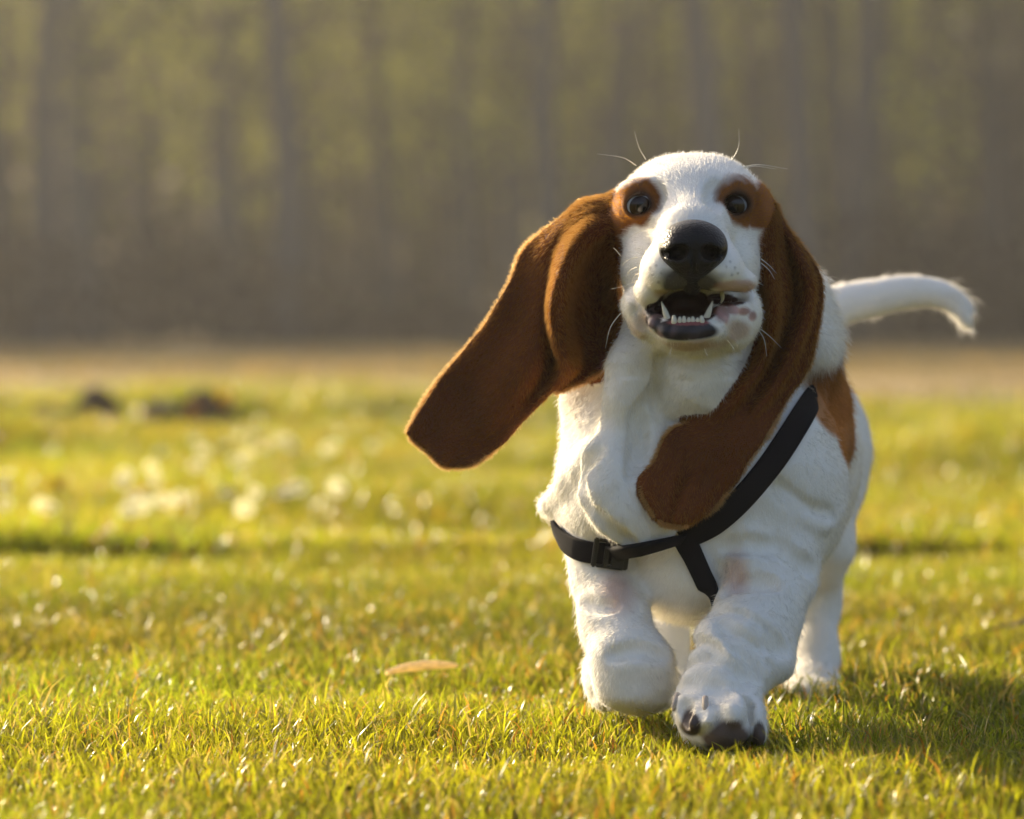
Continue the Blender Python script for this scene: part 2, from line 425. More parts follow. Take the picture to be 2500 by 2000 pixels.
    def mesh(s):
        f = s.f; n = f.shape; ins = f < 0
        c = np.zeros([q - 1 for q in n], np.int8)
        for i in (0, 1):
            for j in (0, 1):
                for l in (0, 1): c += ins[i:n[0] - 1 + i, j:n[1] - 1 + j, l:n[2] - 1 + l]
        A = np.argwhere((c > 0) & (c < 8)); del c
        cid = np.full([q - 1 for q in n], -1, np.int32); cid[A[:, 0], A[:, 1], A[:, 2]] = np.arange(len(A))
        acc = np.zeros((len(A), 3)); cnt = np.zeros(len(A))
        cor = [(i, j, l) for i in (0, 1) for j in (0, 1) for l in (0, 1)]
        for a_ in cor:
            for b_ in cor:
                if a_ < b_ and sum(abs(p - q) for p, q in zip(a_, b_)) == 1:
                    ia = A + a_; ib = A + b_
                    va = f[ia[:, 0], ia[:, 1], ia[:, 2]]; vb = f[ib[:, 0], ib[:, 1], ib[:, 2]]
                    m = (va < 0) != (vb < 0); t = np.where(m, va / np.where(m, va - vb, 1), 0)
                    pa = np.stack([s.ax[q][ia[:, q]] for q in range(3)], -1); pb = np.stack([s.ax[q][ib[:, q]] for q in range(3)], -1)
                    acc += np.where(m[:, None], pa + (pb - pa) * t[:, None], 0); cnt += m
        V = acc / cnt[:, None]; F = []
        for axn in range(3):
            u, w = [(1, 2), (2, 0), (0, 1)][axn]
            s0 = [slice(None)] * 3; s1 = [slice(None)] * 3
            s0[axn] = slice(0, n[axn] - 1); s1[axn] = slice(1, n[axn])
            for q in (u, w): s0[q] = slice(1, n[q] - 1); s1[q] = slice(1, n[q] - 1)
            a0 = ins[tuple(s0)]; a1 = ins[tuple(s1)]
            E = np.argwhere(a0 != a1); fl = a0[E[:, 0], E[:, 1], E[:, 2]]
            off = np.zeros(3, int); off[u] = 1; off[w] = 1; E = E + off
            du = np.zeros(3, int); du[u] = 1; dw = np.zeros(3, int); dw[w] = 1
            g = lambda e: cid[e[:, 0], e[:, 1], e[:, 2]]
            q = np.stack([g(E - du - dw), g(E - dw), g(E), g(E - du)], -1)
            q[~fl] = q[~fl][:, ::-1]; F.append(q)
        F = np.concatenate(F); F = F[(F >= 0).all(1)]
        return V, F

def grid_axis(a, b, c, d, fine, coarse):
    """fine between b and c, coarser out to a and d"""
    def out(x0, x1, s):
        v = []; x = x0; h = fine
        while (x < x1) if s > 0 else (x > x1):
            h = min(h * 1.06, coarse); x += s * h; v.append(x)
        return v
    return np.array(out(b, a, -1)[::-1] + list(np.arange(b, c, fine)) + out(c, d, 1), np.float32)

FINE = .0019 if DEV else .0014
fld = Field(grid_axis(-.09, .052, .205, .41, FINE, .0026), grid_axis(-.13, -.10, .10, .66, FINE, .0045), grid_axis(-.02, .275, .455, .465, FINE, .0026))
A = lambda u, v, y: at(u, v, y)

def cr_interp(P, n):
    """Catmull-Rom along axis 0"""
    P = np.asarray(P, float); m = len(P); t = np.linspace(0, m - 1, n); i = np.clip(t.astype(int), 0, m - 2); f = (t - i).reshape([-1] + [1] * (P.ndim - 1))
    Q = np.concatenate([[2 * P[0] - P[1]], P, [2 * P[-1] - P[-2]]])
    a, b, c, d = Q[i], Q[i + 1], Q[i + 2], Q[i + 3]
    return .5 * (2 * b + (c - a) * f + (2 * a - 5 * b + 4 * c - d) * f ** 2 + (3 * b - a - 3 * c + d) * f ** 3)
def surf_y(u, v, gap):
    y = -.12
    for _ in range(400):
        if fld.sample(A(u, v, y)[None])[0] < gap: break
        y += .001
    return y
def crease(path, r=6, k=.010, n=14):
    """a fold pressed into the skin along a line"""
    Q = cr_interp(np.array(path, float), n); P = []
    for u, v in Q: P.append(A(u, v, surf_y(u, v, 0)))
    w = np.sin(np.linspace(.12, math.pi - .12, n)) ** .6 * px(r) * CREASE
    fld.chain(P, w, k, 'sub')
CREASE = 1.0
def roll(path, r=10, k=.008, n=12, sink=.55):
    """a raised roll of loose skin along a line"""
    Q = cr_interp(np.array(path, float), n); w = np.sin(np.linspace(.15, math.pi - .15, n)) ** .5 * px(r)
    fld.chain([A(u, v, surf_y(u, v, 0)) + [0, px(r) * sink, 0] for u, v in Q], w, k)
# torso
fld.ell((.150, .18, .200), (.096, .15, .108), .025)
fld.ell((.190, .33, .196), (.096, .18, .098), .03)
fld.ell((.222, .48, .198), (.086, .11, .096), .03)
fld.ell(A(1690, 1380, .15), (.055, .10, .046), .02)                       # brisket
# withers, neck and ruff
fld.chain([A(1800, 1010, .22), A(1760, 860, .18), A(1720, 700, .13)], [.088, .074, .060], .03)
fld.ell(A(1900, 800, .19), (.044, .07, .055), .03)
fld.ell(A(1560, 960, .14), (.06, .05, .06), .03)
# tail
tl = cr_interp(np.array([(1930, 850, .55, 66), (1985, 778, .56, 50), (2050, 746, .57, 44), (2130, 728, .575, 41), (2215, 714, .58, 36), (2285, 716, .58, 29), (2330, 738, .578, 24), (2358, 770, .575, 18), (2366, 788, .573, 9)]), 30)
fld.chain([A(*q[:3]) for q in tl], [px(q[3], .55) for q in tl], .006)
# hind legs
for (th, kn, hk, an, ft) in ((A(2025, 1090, .47), A(2002, 1330, .40), A(1995, 1470, .43), A(1990, 1600, .40), A(1980, 1668, .37)),
                             (A(1700, 1100, .46), A(1650, 1330, .37), A(1640, 1460, .40), A(1620, 1590, .37), A(1615, 1668, .34))):
    fld.chain([th, kn, hk, an, ft], [px(90, .47), px(74, .4), px(48, .43), px(48, .4), px(46, .38)], .02)
    fld.ell(ft + [0, -.012, -.002], (px(80, .36), .042, px(38, .36)), .02)
    for q in (-1.5, -.5, .5, 1.5): fld.ell(ft + [q * px(38, .36), -.045, -.006], (px(22, .36), .02, px(24, .36)), .008)
# shoulders and front legs
fld.ell(A(1925, 1170, .13), (px(142, .13), .072, px(230, .13)), .025, (0, -8, 0))
fld.ell(A(1475, 1180, .14), (px(116, .14), .078, px(210, .14)), .025, (0, 8, 0))
fld.chain([A(1915, 1250, .10), A(1888, 1400, .075), A(1852, 1500, .045), A(1802, 1595, .015), A(1772, 1645, .0), A(1752, 1700, -.012)], [px(122), px(104), px(100), px(104), px(88), px(82)], .014)
fld.chain([A(1470, 1260, .13), A(1478, 1400, .11), A(1502, 1520, .075), A(1540, 1620, .045), A(1558, 1662, .045)], [px(98, .1), px(76, .1), px(80, .08), px(90, .05), px(76, .05)], .014)
fld.ell(A(1575, 1675, .085), (px(78, .08), .055, px(56, .08)), .02, (-20, 0, 0))   # the folded paw
fld.ell(A(1452, 1652, .100), (px(30, .1), .03, px(64, .1)), .003)
fld.ell(A(1478, 1702, .095), (px(40, .1), .03, px(34, .1)), .004)
fld.ell(A(1536, 1690, .05), (px(72), .034, px(32)), .014)
fld.ell(A(1600, 1684, .075), (px(56), .04, px(30)), .012)
fld.ell(A(1600, 1660, .12), (px(60, .1), .04, px(40, .1)), .015)
fld.ell(A(1345, 1238, .17), (px(36, .17), .02, px(32, .17)), .012)          # fold of loose skin
fld.cone(A(1365, 1215, .15), A(1430, 1165, .12), px(22, .15), px(26, .12), .012)
fld.ell(A(1815, 1365, .068), (px(66), .034, px(100)), .012, (0, 10, 0))
fld.chain([A(1812, 1360, .026), A(1796, 1410, .026), A(1780, 1450, .03)], [px(3), px(7), px(3)], .012, 'sub')
fld.chain([A(1500, 1400, .062), A(1520, 1440, .05), A(1545, 1470, .05)], [px(3), px(6), px(3)], .012, 'sub')
fld.ell(A(1962, 848, .152), (px(88), .055, px(120)), .012, (0, -16, 0))
# planted paw, toes curled so that the pads face forward
fld.ell(A(1748, 1708, -.018), (px(98), .034, px(68)), .014)
for u, v, y, rx, rz in ((1672, 1734, -.026, 28, 44), (1722, 1736, -.050, 30, 48), (1786, 1738, -.052, 33, 50), (1846, 1754, -.030, 26, 48)):
    fld.ell(A(u, v, y), (px(rx), .024, px(rz)), .005)
fld.ell(A(1755, 1790, -.02), (px(90), .03, px(40)), .012)
for u, v, y, rx, rz in ((1690, 1760, -.047, 26, 30), (1772, 1784, -.050, 58, 44), (1850, 1788, -.036, 20, 36)):
    fld.ell(A(u, v, y), (px(rx), .021, px(rz)), .004)
for p_ in ([(1742, 1672), (1740, 1705), (1738, 1748)], [(1704, 1690), (1706, 1715), (1708, 1748)], [(1812, 1690), (1822, 1725), (1830, 1765)], [(1664, 1712), (1668, 1740), (1670, 1770)]):   # gaps between the toes
    crease(p_, 12, .005)
fld.ell(A(1905, 1612, .02), (px(28), .02, px(34)), .018)                    # carpal pad
# wrinkled loose skin on the legs and shoulders
CREASE = 1.45
for p_, r_ in (([(1676, 1574), (1710, 1580), (1752, 1597)], 6), ([(1742, 1494), (1777, 1504), (1812, 1500)], 5), ([(1672, 1627), (1714, 1627), (1773, 1647), (1826, 1680)], 8),
               ([(1652, 1677), (1694, 1663), (1753, 1677), (1803, 1708)], 7), ([(1789, 1552), (1824, 1592), (1870, 1628)], 7), ([(1840, 1518), (1883, 1560), (1918, 1586)], 7),
               ([(1806, 1432), (1852, 1417), (1893, 1427)], 6), ([(1885, 1176), (1960, 1240), (2035, 1262)], 5), ([(1773, 1336), (1832, 1326), (1885, 1340)], 6),
               ([(1900, 1330), (1950, 1370), (1985, 1390)], 6), ([(1760, 1530), (1820, 1560), (1850, 1600)], 5), ([(1720, 1605), (1790, 1632), (1850, 1660)], 5),
               ([(1490, 1600), (1560, 1588), (1625, 1606)], 2.6), ([(1420, 1470), (1455, 1482), (1500, 1478)], 2.4)):
    crease(p_, r_)
for p_, r_ in (([(1700, 1602), (1740, 1608), (1790, 1626)], 12), ([(1682, 1650), (1725, 1647), (1790, 1672)], 11), ([(1780, 1570), (1830, 1610), (1868, 1645)], 11), ([(1745, 1520), (1800, 1530), (1880, 1572)], 11), ([(1905, 1212), (1965, 1268), (2020, 1286)], 12)):
    roll(p_, r_)
# throat and dewlap, left roll hanging from the jaw to the breast
fld.chain([A(1590, 820, .065), A(1552, 900, .048), A(1540, 975, .046), A(1522, 1040, .052), A(1490, 1130, .042), A(1494, 1195, .034), A(1530, 1262, .030), A(1556, 1312, .030)],
          [px(78), px(66), px(60), px(52), px(64), px(76), px(66), px(32)], .012)
fld.chain([A(1650, 900, .07), A(1604, 1000, .062), A(1586, 1080, .046), A(1600, 1170, .042), A(1592, 1262, .036), A(1622, 1300, .036)], [px(60), px(44), px(38), px(52), px(54), px(22)], .010)
fld.chain([A(1440, 1125, .075), A(1395, 1180, .105), A(1345, 1232, .14)], [px(40), px(30), px(26)], .012)     # rolls of skin at the flank
for p_, r_ in (([(1604, 930), (1590, 975), (1558, 1018), (1560, 1071), (1548, 1120), (1540, 1170)], 7), ([(1460, 1100), (1425, 1130), (1412, 1180), (1432, 1240)], 6), ([(1452, 1250), (1500, 1306), (1545, 1340)], 4)):
    crease(p_, r_)
CREASE = 1.0
body_only = fld.f.copy()

# ---- head
fld.ell(A(1689, 528, .085), (px(184), .078, px(146)), .014)
fld.ell(A(1638, 486, .062), (px(92), .055, px(94)), .020)
fld.ell(A(1742, 486, .062), (px(92), .055, px(94)), .020)
fld.ell(A(1540, 536, .075), (px(60), .045, px(78)), .012)
fld.ell(A(1842, 540, .078), (px(54), .045, px(88)), .012)
for u in (1552, 1800):                                                         # brows
    fld.ell(A(u, 464, .024), (px(44), .018, px(28)), .012)
fld.ell(A(1568, 655, .045), (px(54), .045, px(90)), .014)                       # cheeks
fld.ell(A(1800, 650, .045), (px(54), .045, px(92)), .014)
fld.cone(A(1690, 530, .02), A(1690, 580, -.03), px(96), px(84), .022)         # bridge of the muzzle
fld.ell(A(1690, 640, -.035), (px(110), .042, px(66)), .014)
fld.ell(A(1628, 662, -.046), (px(64), .03, px(54)), .010)                      # upper lips
fld.ell(A(1748, 660, -.048), (px(64), .03, px(52)), .010)
fld.ell(A(1790, 682, -.028), (px(58), .03, px(32)), .008, (0, 8, 0))
fld.ell(A(1586, 712, -.020), (px(42), .03, px(42)), .008)
fld.ell(A(1546, 744, .006), (px(30), .03, px(36)), .008)
fld.ell(A(1690, 730, .030), (px(118), .040, px(70)), .010)                     # back of the mouth
# lower jaw
fld.ell(A(1683, 798, -.010), (px(104), .045, px(54)), .012)
fld.ell(A(1690, 832, .022), (px(112), .042, px(36)), .012)
fld.ell(A(1572, 782, .002), (px(36), .03, px(46)), .008)
fld.ell(A(1795, 800, .006), (px(46), .03, px(56)), .010)
fld.ell(A(1832, 762, .014), (px(26), .03, px(50)), .010)
# mouth
fld.ell(A(1680, 748, -.045), (px(72), .062, px(40)), .004, op='sub')
fld.ell(A(1684, 730, -.045), (px(60), .062, px(24)), .004, op='sub')
fld.ell(A(1775, 729, -.035), (px(58), .040, px(16)), .003, (0, 3, 0), op='sub')
fld.ell(A(1610, 754, -.035), (px(32), .03, px(15)), .003, (0, -14, 0), op='sub')
# lower lip rim, gum and tongue
fld.chain([A(1586, 758, -.022), A(1600, 792, -.040), A(1634, 812, -.048), A(1690, 817, -.050), A(1742, 806, -.044), A(1756, 786, -.034)], [px(9), px(12), px(15), px(16), px(14), px(9)], .008)
fld.chain([A(1624, 786, -.040), A(1656, 797, -.046), A(1704, 797, -.046), A(1732, 784, -.040)], [px(12)] * 4, .005)
fld.ell(A(1682, 790, -.015), (px(44), .03, px(14)), .006)
# folded inner lip at the right corner
fld.chain([A(1752, 760, -.028), A(1776, 752, -.026), A(1805, 752, -.018), A(1834, 764, -.006), A(1838, 785, -.004)], [px(9), px(8), px(9), px(11), px(6)], .007)
fld.chain([A(1756, 785, -.030), A(1782, 790, -.026), A(1786, 770, -.026)], [px(9), px(8), px(7)], .008)
# creases: under the nose, beside the muzzle, over the bridge, below the eyes
fld.cone(A(1694, 665, -.082), A(1694, 712, -.080), px(3), px(5), .006, 'sub')
fld.chain([A(1566, 596, -.014), A(1553, 640, -.018), A(1552, 690, -.014), A(1562, 728, -.02)], [px(4), px(6), px(6), px(4)], .012, 'sub')
fld.chain([A(1816, 610, -.006), A(1824, 646, -.012), A(1846, 676, -.006)], [px(3), px(6), px(4)], .012, 'sub')
fld.chain([A(1548, 762, -.026), A(1562, 796, -.026), A(1590, 826, -.03)], [px(3), px(4), px(3)], .010, 'sub')
fld.chain([A(1790, 800, -.036), A(1812, 812, -.026), A(1816, 836, -.02)], [px(4), px(7), px(4)], .010, 'sub')
fld.chain([A(1650, 524, -.024), A(1692, 512, -.026), A(1734, 522, -.024)], [px(2), px(3), px(2)], .008, 'sub')
# eye sockets
EYES = [(A(1557, 500, .018), -1), (A(1795, 499, .018), 1)]
for c, s_ in EYES:
    fld.ell(c + [0, -.002, 0], (px(40), .014, px(35)), .008)
    fld.ell(c + [0, -.016, -.0005], (px(31), .018, px(23.5)), .004, (0, 12 * s_, 0), op='sub')

for p_ in ([(1590, 450), (1602, 478), (1608, 505)], [(1754, 450), (1742, 478), (1738, 505)]): crease(p_, 4, .010)
# ---- ears: control nets (photo pixel, photo pixel, depth), interpolated smoothly
def net(cols, n, m):
    G = np.array([[A(*q) for q in c] for c in cols])           # col, row, 3
    G = cr_interp(G, m); G = cr_interp(np.swapaxes(G, 0, 1), n)   # row, col, 3
    return G
earL = net([
    [(1500, 484, .075), (1424, 493, .085), (1378, 532, .09), (1326, 570, .095), (1275, 622, .10), (1240, 708, .10), (1162, 832, .105), (1090, 916, .102), (1040, 985, .097), (1001, 1058, .094)],
    [(1500, 494, .068), (1424, 507, .07), (1376, 562, .08), (1332, 632, .085), (1298, 712, .09), (1260, 802, .09), (1200, 902, .09), (1150, 985, .092), (1095, 1045, .092), (1044, 1090, .092)],
    [(1500, 508, .064), (1425, 522, .062), (1378, 592, .075), (1350, 682, .082), (1335, 762, .086), (1322, 837, .085), (1290, 927, .084), (1240, 1007, .085), (1170, 1085, .088), (1100, 1134, .09)],
    [(1500, 522, .060), (1430, 537, .056), (1366, 610, .080), (1350, 690, .096), (1344, 765, .102), (1352, 830, .102), (1356, 885, .098), (1330, 960, .09), (1280, 1018, .09), (1200, 1105, .092)],
    [(1502, 545, .058), (1440, 558, .040), (1384, 626, .036), (1358, 700, .036), (1350, 775, .040), (1358, 835, .048), (1374, 880, .058), (1376, 915, .070), (1362, 938, .082), (1335, 958, .09)],
    [(1504, 560, .056), (1458, 572, .044), (1406, 634, .046), (1382, 708, .048), (1374, 778, .054), (1382, 832, .062), (1397, 874, .072), (1400, 904, .080), (1388, 926, .086), (1368, 948, .089)],
    [(1506, 575, .062), (1468, 588, .066), (1424, 645, .090), (1404, 715, .100), (1398, 782, .104), (1406, 834, .106), (1422, 872, .104), (1428, 900, .10), (1418, 918, .096), (1402, 936, .091)],
    [(1509, 595, .068), (1486, 612, .082), (1462, 665, .112), (1452, 728, .122), (1450, 785, .122), (1456, 835, .120), (1466, 870, .112), (1470, 893, .104), (1462, 910, .098), (1446, 920, .091)],
    [(1514, 625, .066), (1508, 650, .080), (1506, 690, .092), (1508, 720, .098), (1512, 750, .100), (1518, 785, .100), (1520, 815, .098), (1518, 842, .094), (1506, 870, .089), (1486, 894, .085)],
], 190, 170)
earR = net([
    [(1842, 530, .05), (1850, 590, .050), (1858, 680, .054), (1862, 760, .058), (1850, 850, .06), (1822, 915, .055), (1760, 990, .05), (1694, 1030, .05), (1640, 1055, .045), (1606, 1122, .03), (1574, 1193, .022), (1604, 1262, .02)],
    [(1858, 512, .052), (1878, 575, .040), (1888, 680, .030), (1886, 770, .034), (1868, 850, .038), (1838, 918, .034), (1778, 998, .034), (1720, 1045, .035), (1670, 1075, .03), (1636, 1140, .02), (1608, 1205, .014), (1620, 1268, .014)],
    [(1868, 510, .056), (1896, 575, .046), (1908, 680, .044), (1904, 770, .052), (1884, 856, .056), (1856, 925, .052), (1800, 1005, .045), (1748, 1055, .038), (1700, 1088, .032), (1662, 1155, .022), (1636, 1220, .014), (1636, 1270, .014)],
    [(1876, 512, .062), (1914, 580, .066), (1936, 680, .074), (1932, 770, .078), (1908, 862, .068), (1882, 932, .056), (1832, 1008, .044), (1782, 1058, .036), (1735, 1096, .030), (1695, 1165, .020), (1668, 1230, .014), (1655, 1272, .012)],
    [(1884, 517, .070), (1936, 587, .062), (1968, 675, .056), (1968, 765, .058), (1940, 866, .050), (1915, 926, .046), (1868, 990, .043), (1820, 1052, .040), (1775, 1096, .036), (1730, 1165, .024), (1698, 1228, .016), (1672, 1270, .014)],
    [(1886, 522, .080), (1944, 592, .074), (1985, 676, .074), (1990, 762, .076), (1966, 864, .074), (1944, 918, .068), (1900, 976, .056), (1852, 1048, .048), (1810, 1096, .042), (1764, 1165, .030), (1724, 1230, .022), (1686, 1267, .018)],
    [(1887, 530, .09), (1946, 600, .088), (1994, 684, .084), (1999, 762, .084), (1982, 860, .080), (1962, 910, .074), (1920, 966, .064), (1874, 1045, .056), (1834, 1095, .050), (1786, 1165, .038), (1741, 1230, .028), (1696, 1262, .02)],
], 230, 150)
for G, f1, f2, c0, am in ((earL, 3.3, 5.2, 1.4, 1.3), (earR, 2.6, 4.1, .3, 2.1)):                 # lengthwise creases
    n_, m_ = G.shape[:2]; t_, w_ = np.meshgrid(np.linspace(0, 1, n_), np.linspace(0, 1, m_), indexing='ij')
    G[..., 1] += am * (.0022 * np.sin(6.283 * f1 * w_ + 2.2 * np.sin(3 * t_ + c0)) * np.sin(math.pi * t_) + .0012 * np.sin(6.283 * f2 * w_ + 4 * t_ + c0) + .002 * np.sin(9 * t_ + 3 * w_))
def clear_body(G, gap):
    P = G.reshape(-1, 3).copy()
    for _ in range(40):
        d = fld.sample(P); m = d < gap
        if not m.any(): break
        P[m, 1] -= .0015
    return P.reshape(G.shape)
def relax(G, it=10):
    for _ in range(it): 
        E = np.pad(G[..., 1], 1, mode='edge'); G = G.copy(); G[..., 1] = .25 * (E[:-2, 1:-1] + E[2:, 1:-1] + E[1:-1, :-2] + E[1:-1, 2:])
    return G
hd = fld.f; fld.f = np.where(True, body_only, hd)
earR_c = clear_body(earR, .006); earR = earR.copy(); earR[70:] = earR_c[70:]; earR[55:] = relax(earR, 5)[55:]
fld.f = hd; del body_only
earpts = []; eardir = []
for G, th in ((earL, .0023), (earR, .0025)):
    n_, m_ = G.shape[:2]
    P = G.reshape(-1, 3); d = np.gradient(G, axis=0).reshape(-1, 3); d /= np.linalg.norm(d, axis=1)[:, None] + 1e-9
    P = P + .0011 * np.stack([vnoise(P, 90, 61), vnoise(P, 110, 62), vnoise(P, 90, 63)], -1)
    # dense fill so the balls overlap
    Gd = cr_interp(np.swapaxes(cr_interp(P.reshape(n_, m_, 3), n_ * 2), 0, 1), int(m_ * 2)).reshape(-1, 3)
    fld.cloud(Gd, np.full(len(Gd), th), .010)
    earpts.append(P); eardir.append(d)
# right lobe of the dewlap hangs over the ear
fld.chain([A(1735, 830, .055), A(1712, 900, .046), A(1698, 948, .044), A(1680, 975, .048)], [px(86), px(92), px(78), px(50)], .010)
fld.chain([A(1640, 860, .058), A(1640, 920, .052), A(1650, 975, .052)], [px(58), px(54), px(40)], .010)
fld.chain([A(1800, 830, .06), A(1775, 895, .058)], [px(54), px(50)], .012)
crease([(1612, 872), (1604, 920), (1594, 960), (1600, 1005)], 6, .006)
crease([(1580, 842), (1640, 868), (1720, 880), (1800, 862)], 5, .010)
# loose unevenness of skin
def lumps(x, y, z):
    return .0011 * (np.sin(x * 95 + 2 * np.sin(z * 60)) * np.sin(z * 83 + 1.3 * np.sin(y * 40)) ) * ((z < .27) | (y > .1)) * (y < .5)
fld.warp((-.1, -.2, -.05), (.5, .7, .5), lumps)
print('field', fld.f.shape, time.time() - T0)
BV, BF = fld.mesh()
print('mesh', len(BV), len(BF) * 2, time.time() - T0)

# ---- coat colours
def inell(P, c, r, nz=.0, f=120, seed=0):
    """>0 inside the ellipsoid, with a ragged edge"""
    return 1 - np.sqrt((((P - c) / r) ** 2).sum(1)) + nz * vnoise(P, f, seed)
kd = KDTree(sum(len(p[::3]) for p in earpts)); k_ = 0; edirs = []
for p_, d_ in zip(earpts, eardir):
    for q, w in zip(p_[::3], d_[::3]): kd.insert(q, k_); k_ += 1; edirs.append(w)
kd.balance(); edirs = np.array(edirs)
def coat(P):
    """colour, hair length and hair direction on the skin"""
    n = len(P)
    col = np.tile([.85, .815, .745], (n, 1)); ln = np.full(n, .0040)
    up = np.zeros((n, 3)); up[:] = (0.02, .55, -.85)                       # direction of the coat
    # distance to the ears
    ed = np.full(n, 9.); ei = np.zeros(n, int)
    bb = ((P[:, 1] < .14) & (P[:, 2] > .13))
    for i in np.nonzero(bb)[0]:
        _, j, d = kd.find(P[i]); ed[i] = d; ei[i] = j
    ear = ed < .0075
    BR = np.array([.25, .088, .018]); DB = np.array([.10, .032, .008])
    up[ear] = edirs[ei[ear]]; ln[ear] = .0026
    brown = np.where(ear, 1.0, -1.0)
    head = (P[:, 2] > .285) & (P[:, 1] < .15) & (P[:, 0] > .04) & (P[:, 0] < .215)
    nose = A(1692, 600, -.075)
    hv = P - nose; hv /= np.linalg.norm(hv, axis=1)[:, None] + 1e-9
    up[head & ~ear] = hv[head & ~ear] + [0, .15, 0]; ln[head & ~ear] = .0027
    muzz = inell(P, A(1690, 655, -.04), (.042, .055, .030)); ln[(muzz > 0) & head & ~ear] = .0014
    # eye patches
    for (c, r, sd) in ((A(1556, 496, .025), (px(62), .04, px(60)), 1), (A(1505, 540, .07), (px(62), .045, px(52)), 2), (A(1506, 610, .075), (px(40), .035, px(60)), 8),
                       (A(1796, 494, .025), (px(66), .045, px(66)), 3), (A(1855, 505, .07), (px(66), .05, px(62)), 4), (A(1876, 590, .07), (px(46), .05, px(90)), 5), (A(1838, 512, .05), (px(60), .05, px(56)), 9), (A(1520, 516, .05), (px(42), .04, px(56)), 10)):
        brown = np.maximum(brown, np.where(head | (P[:, 2] > .27) & (P[:, 1] < .15), (inell(P, c, r, .06, 260, sd) + .03 * vnoise(P, 700, sd + 40)) * 3, -1))
    # saddle patch on the left shoulder and back
    pt = np.maximum(inell(P, A(2018, 975, .17), (.040, .085, .034), .12, 110, 6), inell(P, A(2052, 1050, .17), (.030, .075, .034), .14, 110, 11)) * 3
    pt = np.maximum(pt, inell(P, A(2004, 1008, .14), (.034, .055, .022), .14, 110, 13) * 3)
    pt = np.where(P[:, 1] < .255, pt, -1)
    pt = np.maximum(pt, inell(P, np.array([.19, .40, .30]), (.06, .09, .03), .1, 90, 7) * 3)
    isp = (pt > brown); brown = np.maximum(brown, pt)
    w = np.clip(brown * 1.5 + .5, 0, 1)[:, None]
    b = BR * np.clip(1 + .20 * vnoise(P, 60, 9) + .22 * vnoise(P, 24, 93) + .12 * vnoise(P, 260, 94), .35, 1.7)[:, None]
    b = np.where((isp & (pt > -.2))[:, None], b * [1.55, 1.9, 3.2], np.where(ear[:, None], b * [.45, .33, .23], b))
    col = col * (1 - w) + b * w
    # dark rims of the eyes
    for c, s_ in EYES:
        q = inell(P, c + [0, -.008, 0], (px(46), .03, px(40)), .08, 300, 12); k = np.clip(q * 3.2, 0, 1)[:, None]
        col = col * (1 - k) + np.array([.030, .013, .007]) * k
        ln[q > .12] = .0016; ln[q > .30] = 0
    # grey skin below the nose, pink lips
    q = inell(P, A(1684, 690, -.07), (px(88), .06, px(46)), .16, 330, 15); k = np.clip(q * 4, 0, 1)[:, None]; ln[q > .1] = np.minimum(ln[q > .1], .0012)
    col = col * (1 - .93 * k) + np.array([.035, .030, .028]) * .93 * k
    q = inell(P, A(1795, 700, -.05), (px(62), .05, px(20)), .10, 330, 16); k = .6 * np.clip(q * 3, 0, 1)[:, None]
    col = col * (1 - k) + np.array([.50, .24, .19]) * k
    for c, r in ((A(1612, 716, -.04), (px(34), .03, px(16))), (A(1566, 785, -.01), (px(36), .04, px(46))), (A(1690, 842, -.04), (px(96), .04, px(20))), (A(1800, 806, -.02), (px(40), .03, px(36)))):
        q = inell(P, c, r, .25, 260, 17); k = .62 * np.clip(q * 1.8, 0, 1)[:, None]
        col = col * (1 - k) + np.array([.47, .29, .185]) * k
    for u, v in ((1780, 640), (1792, 655), (1770, 652), (1800, 668), (1784, 672), (1600, 650), (1612, 668), (1592, 672), (1606, 690), (1586, 655)):      # whisker spots
        q = inell(P, A(u, v, -.06), (px(5), .04, px(5))); k = .45 * np.clip(q * 2, 0, 1)[:, None]; col = col * (1 - k) + np.array([.12, .10, .09]) * k
    q = inell(P, A(1692, 598, -.066), (px(66), .028, px(52))); k = np.clip(q * 6, 0, 1)[:, None]; col = col * (1 - k) + np.array([.02, .010, .009]) * k; ln[q > .02] = 0     # behind the nose leather
    # inside of the mouth, lower lip
    q = np.maximum(inell(P, A(1680, 748, -.045), (px(77), .070, px(43.5))), inell(P, A(1684, 730, -.045), (px(65), .070, px(27))))
    q = np.maximum(q, inell(P, A(1775, 729, -.035), (px(62), .048, px(18.5)))); q = np.maximum(q, inell(P, A(1610, 754, -.035), (px(35), .034, px(17))))
    k = np.clip(q * 14 + .4, 0, 1)[:, None] * (P[:, 1] < .04)[:, None]
    col = col * (1 - k) + np.array([.045, .013, .010]) * k; ln[k[:, 0] > .35] = 0
    q = inell(P, A(1674, 806, -.055), (px(88), .04, px(27)), .07, 300, 18)
    q = np.maximum(q, inell(P, A(1596, 778, -.035), (px(22), .03, px(34)), .07, 300, 19)); k = np.clip(q * 7, 0, 1)[:, None] * (P[:, 1] < .0)[:, None]
    mot = np.clip(.5 + 1.4 * vnoise(P, 420, 28), 0, 1)[:, None] * np.clip((A(1655, 0, 0)[0] - P[:, 0]) / .012, .12, .8)[:, None]
    col = col * (1 - k) + (np.array([.020, .017, .022]) * (1 - mot) + np.array([.20, .13, .13]) * mot) * k; ln[k[:, 0] > .4] = 0
    q = inell(P, A(1680, 788, -.045), (px(58), .02, px(9))); k = np.clip(q * 6, 0, 1)[:, None]
    col = col * (1 - k) + np.array([.30, .10, .10]) * k; ln[k[:, 0] > .4] = 0
    q = np.maximum.reduce([inell(P, A(u, v, y), (px(a), .04, px(b)), .16, 420, 20) for u, v, y, a, b in ((1764, 770, -.03, 24, 26), (1788, 758, -.022, 26, 14), (1814, 760, -.014, 26, 13), (1834, 772, -.006, 14, 18))])
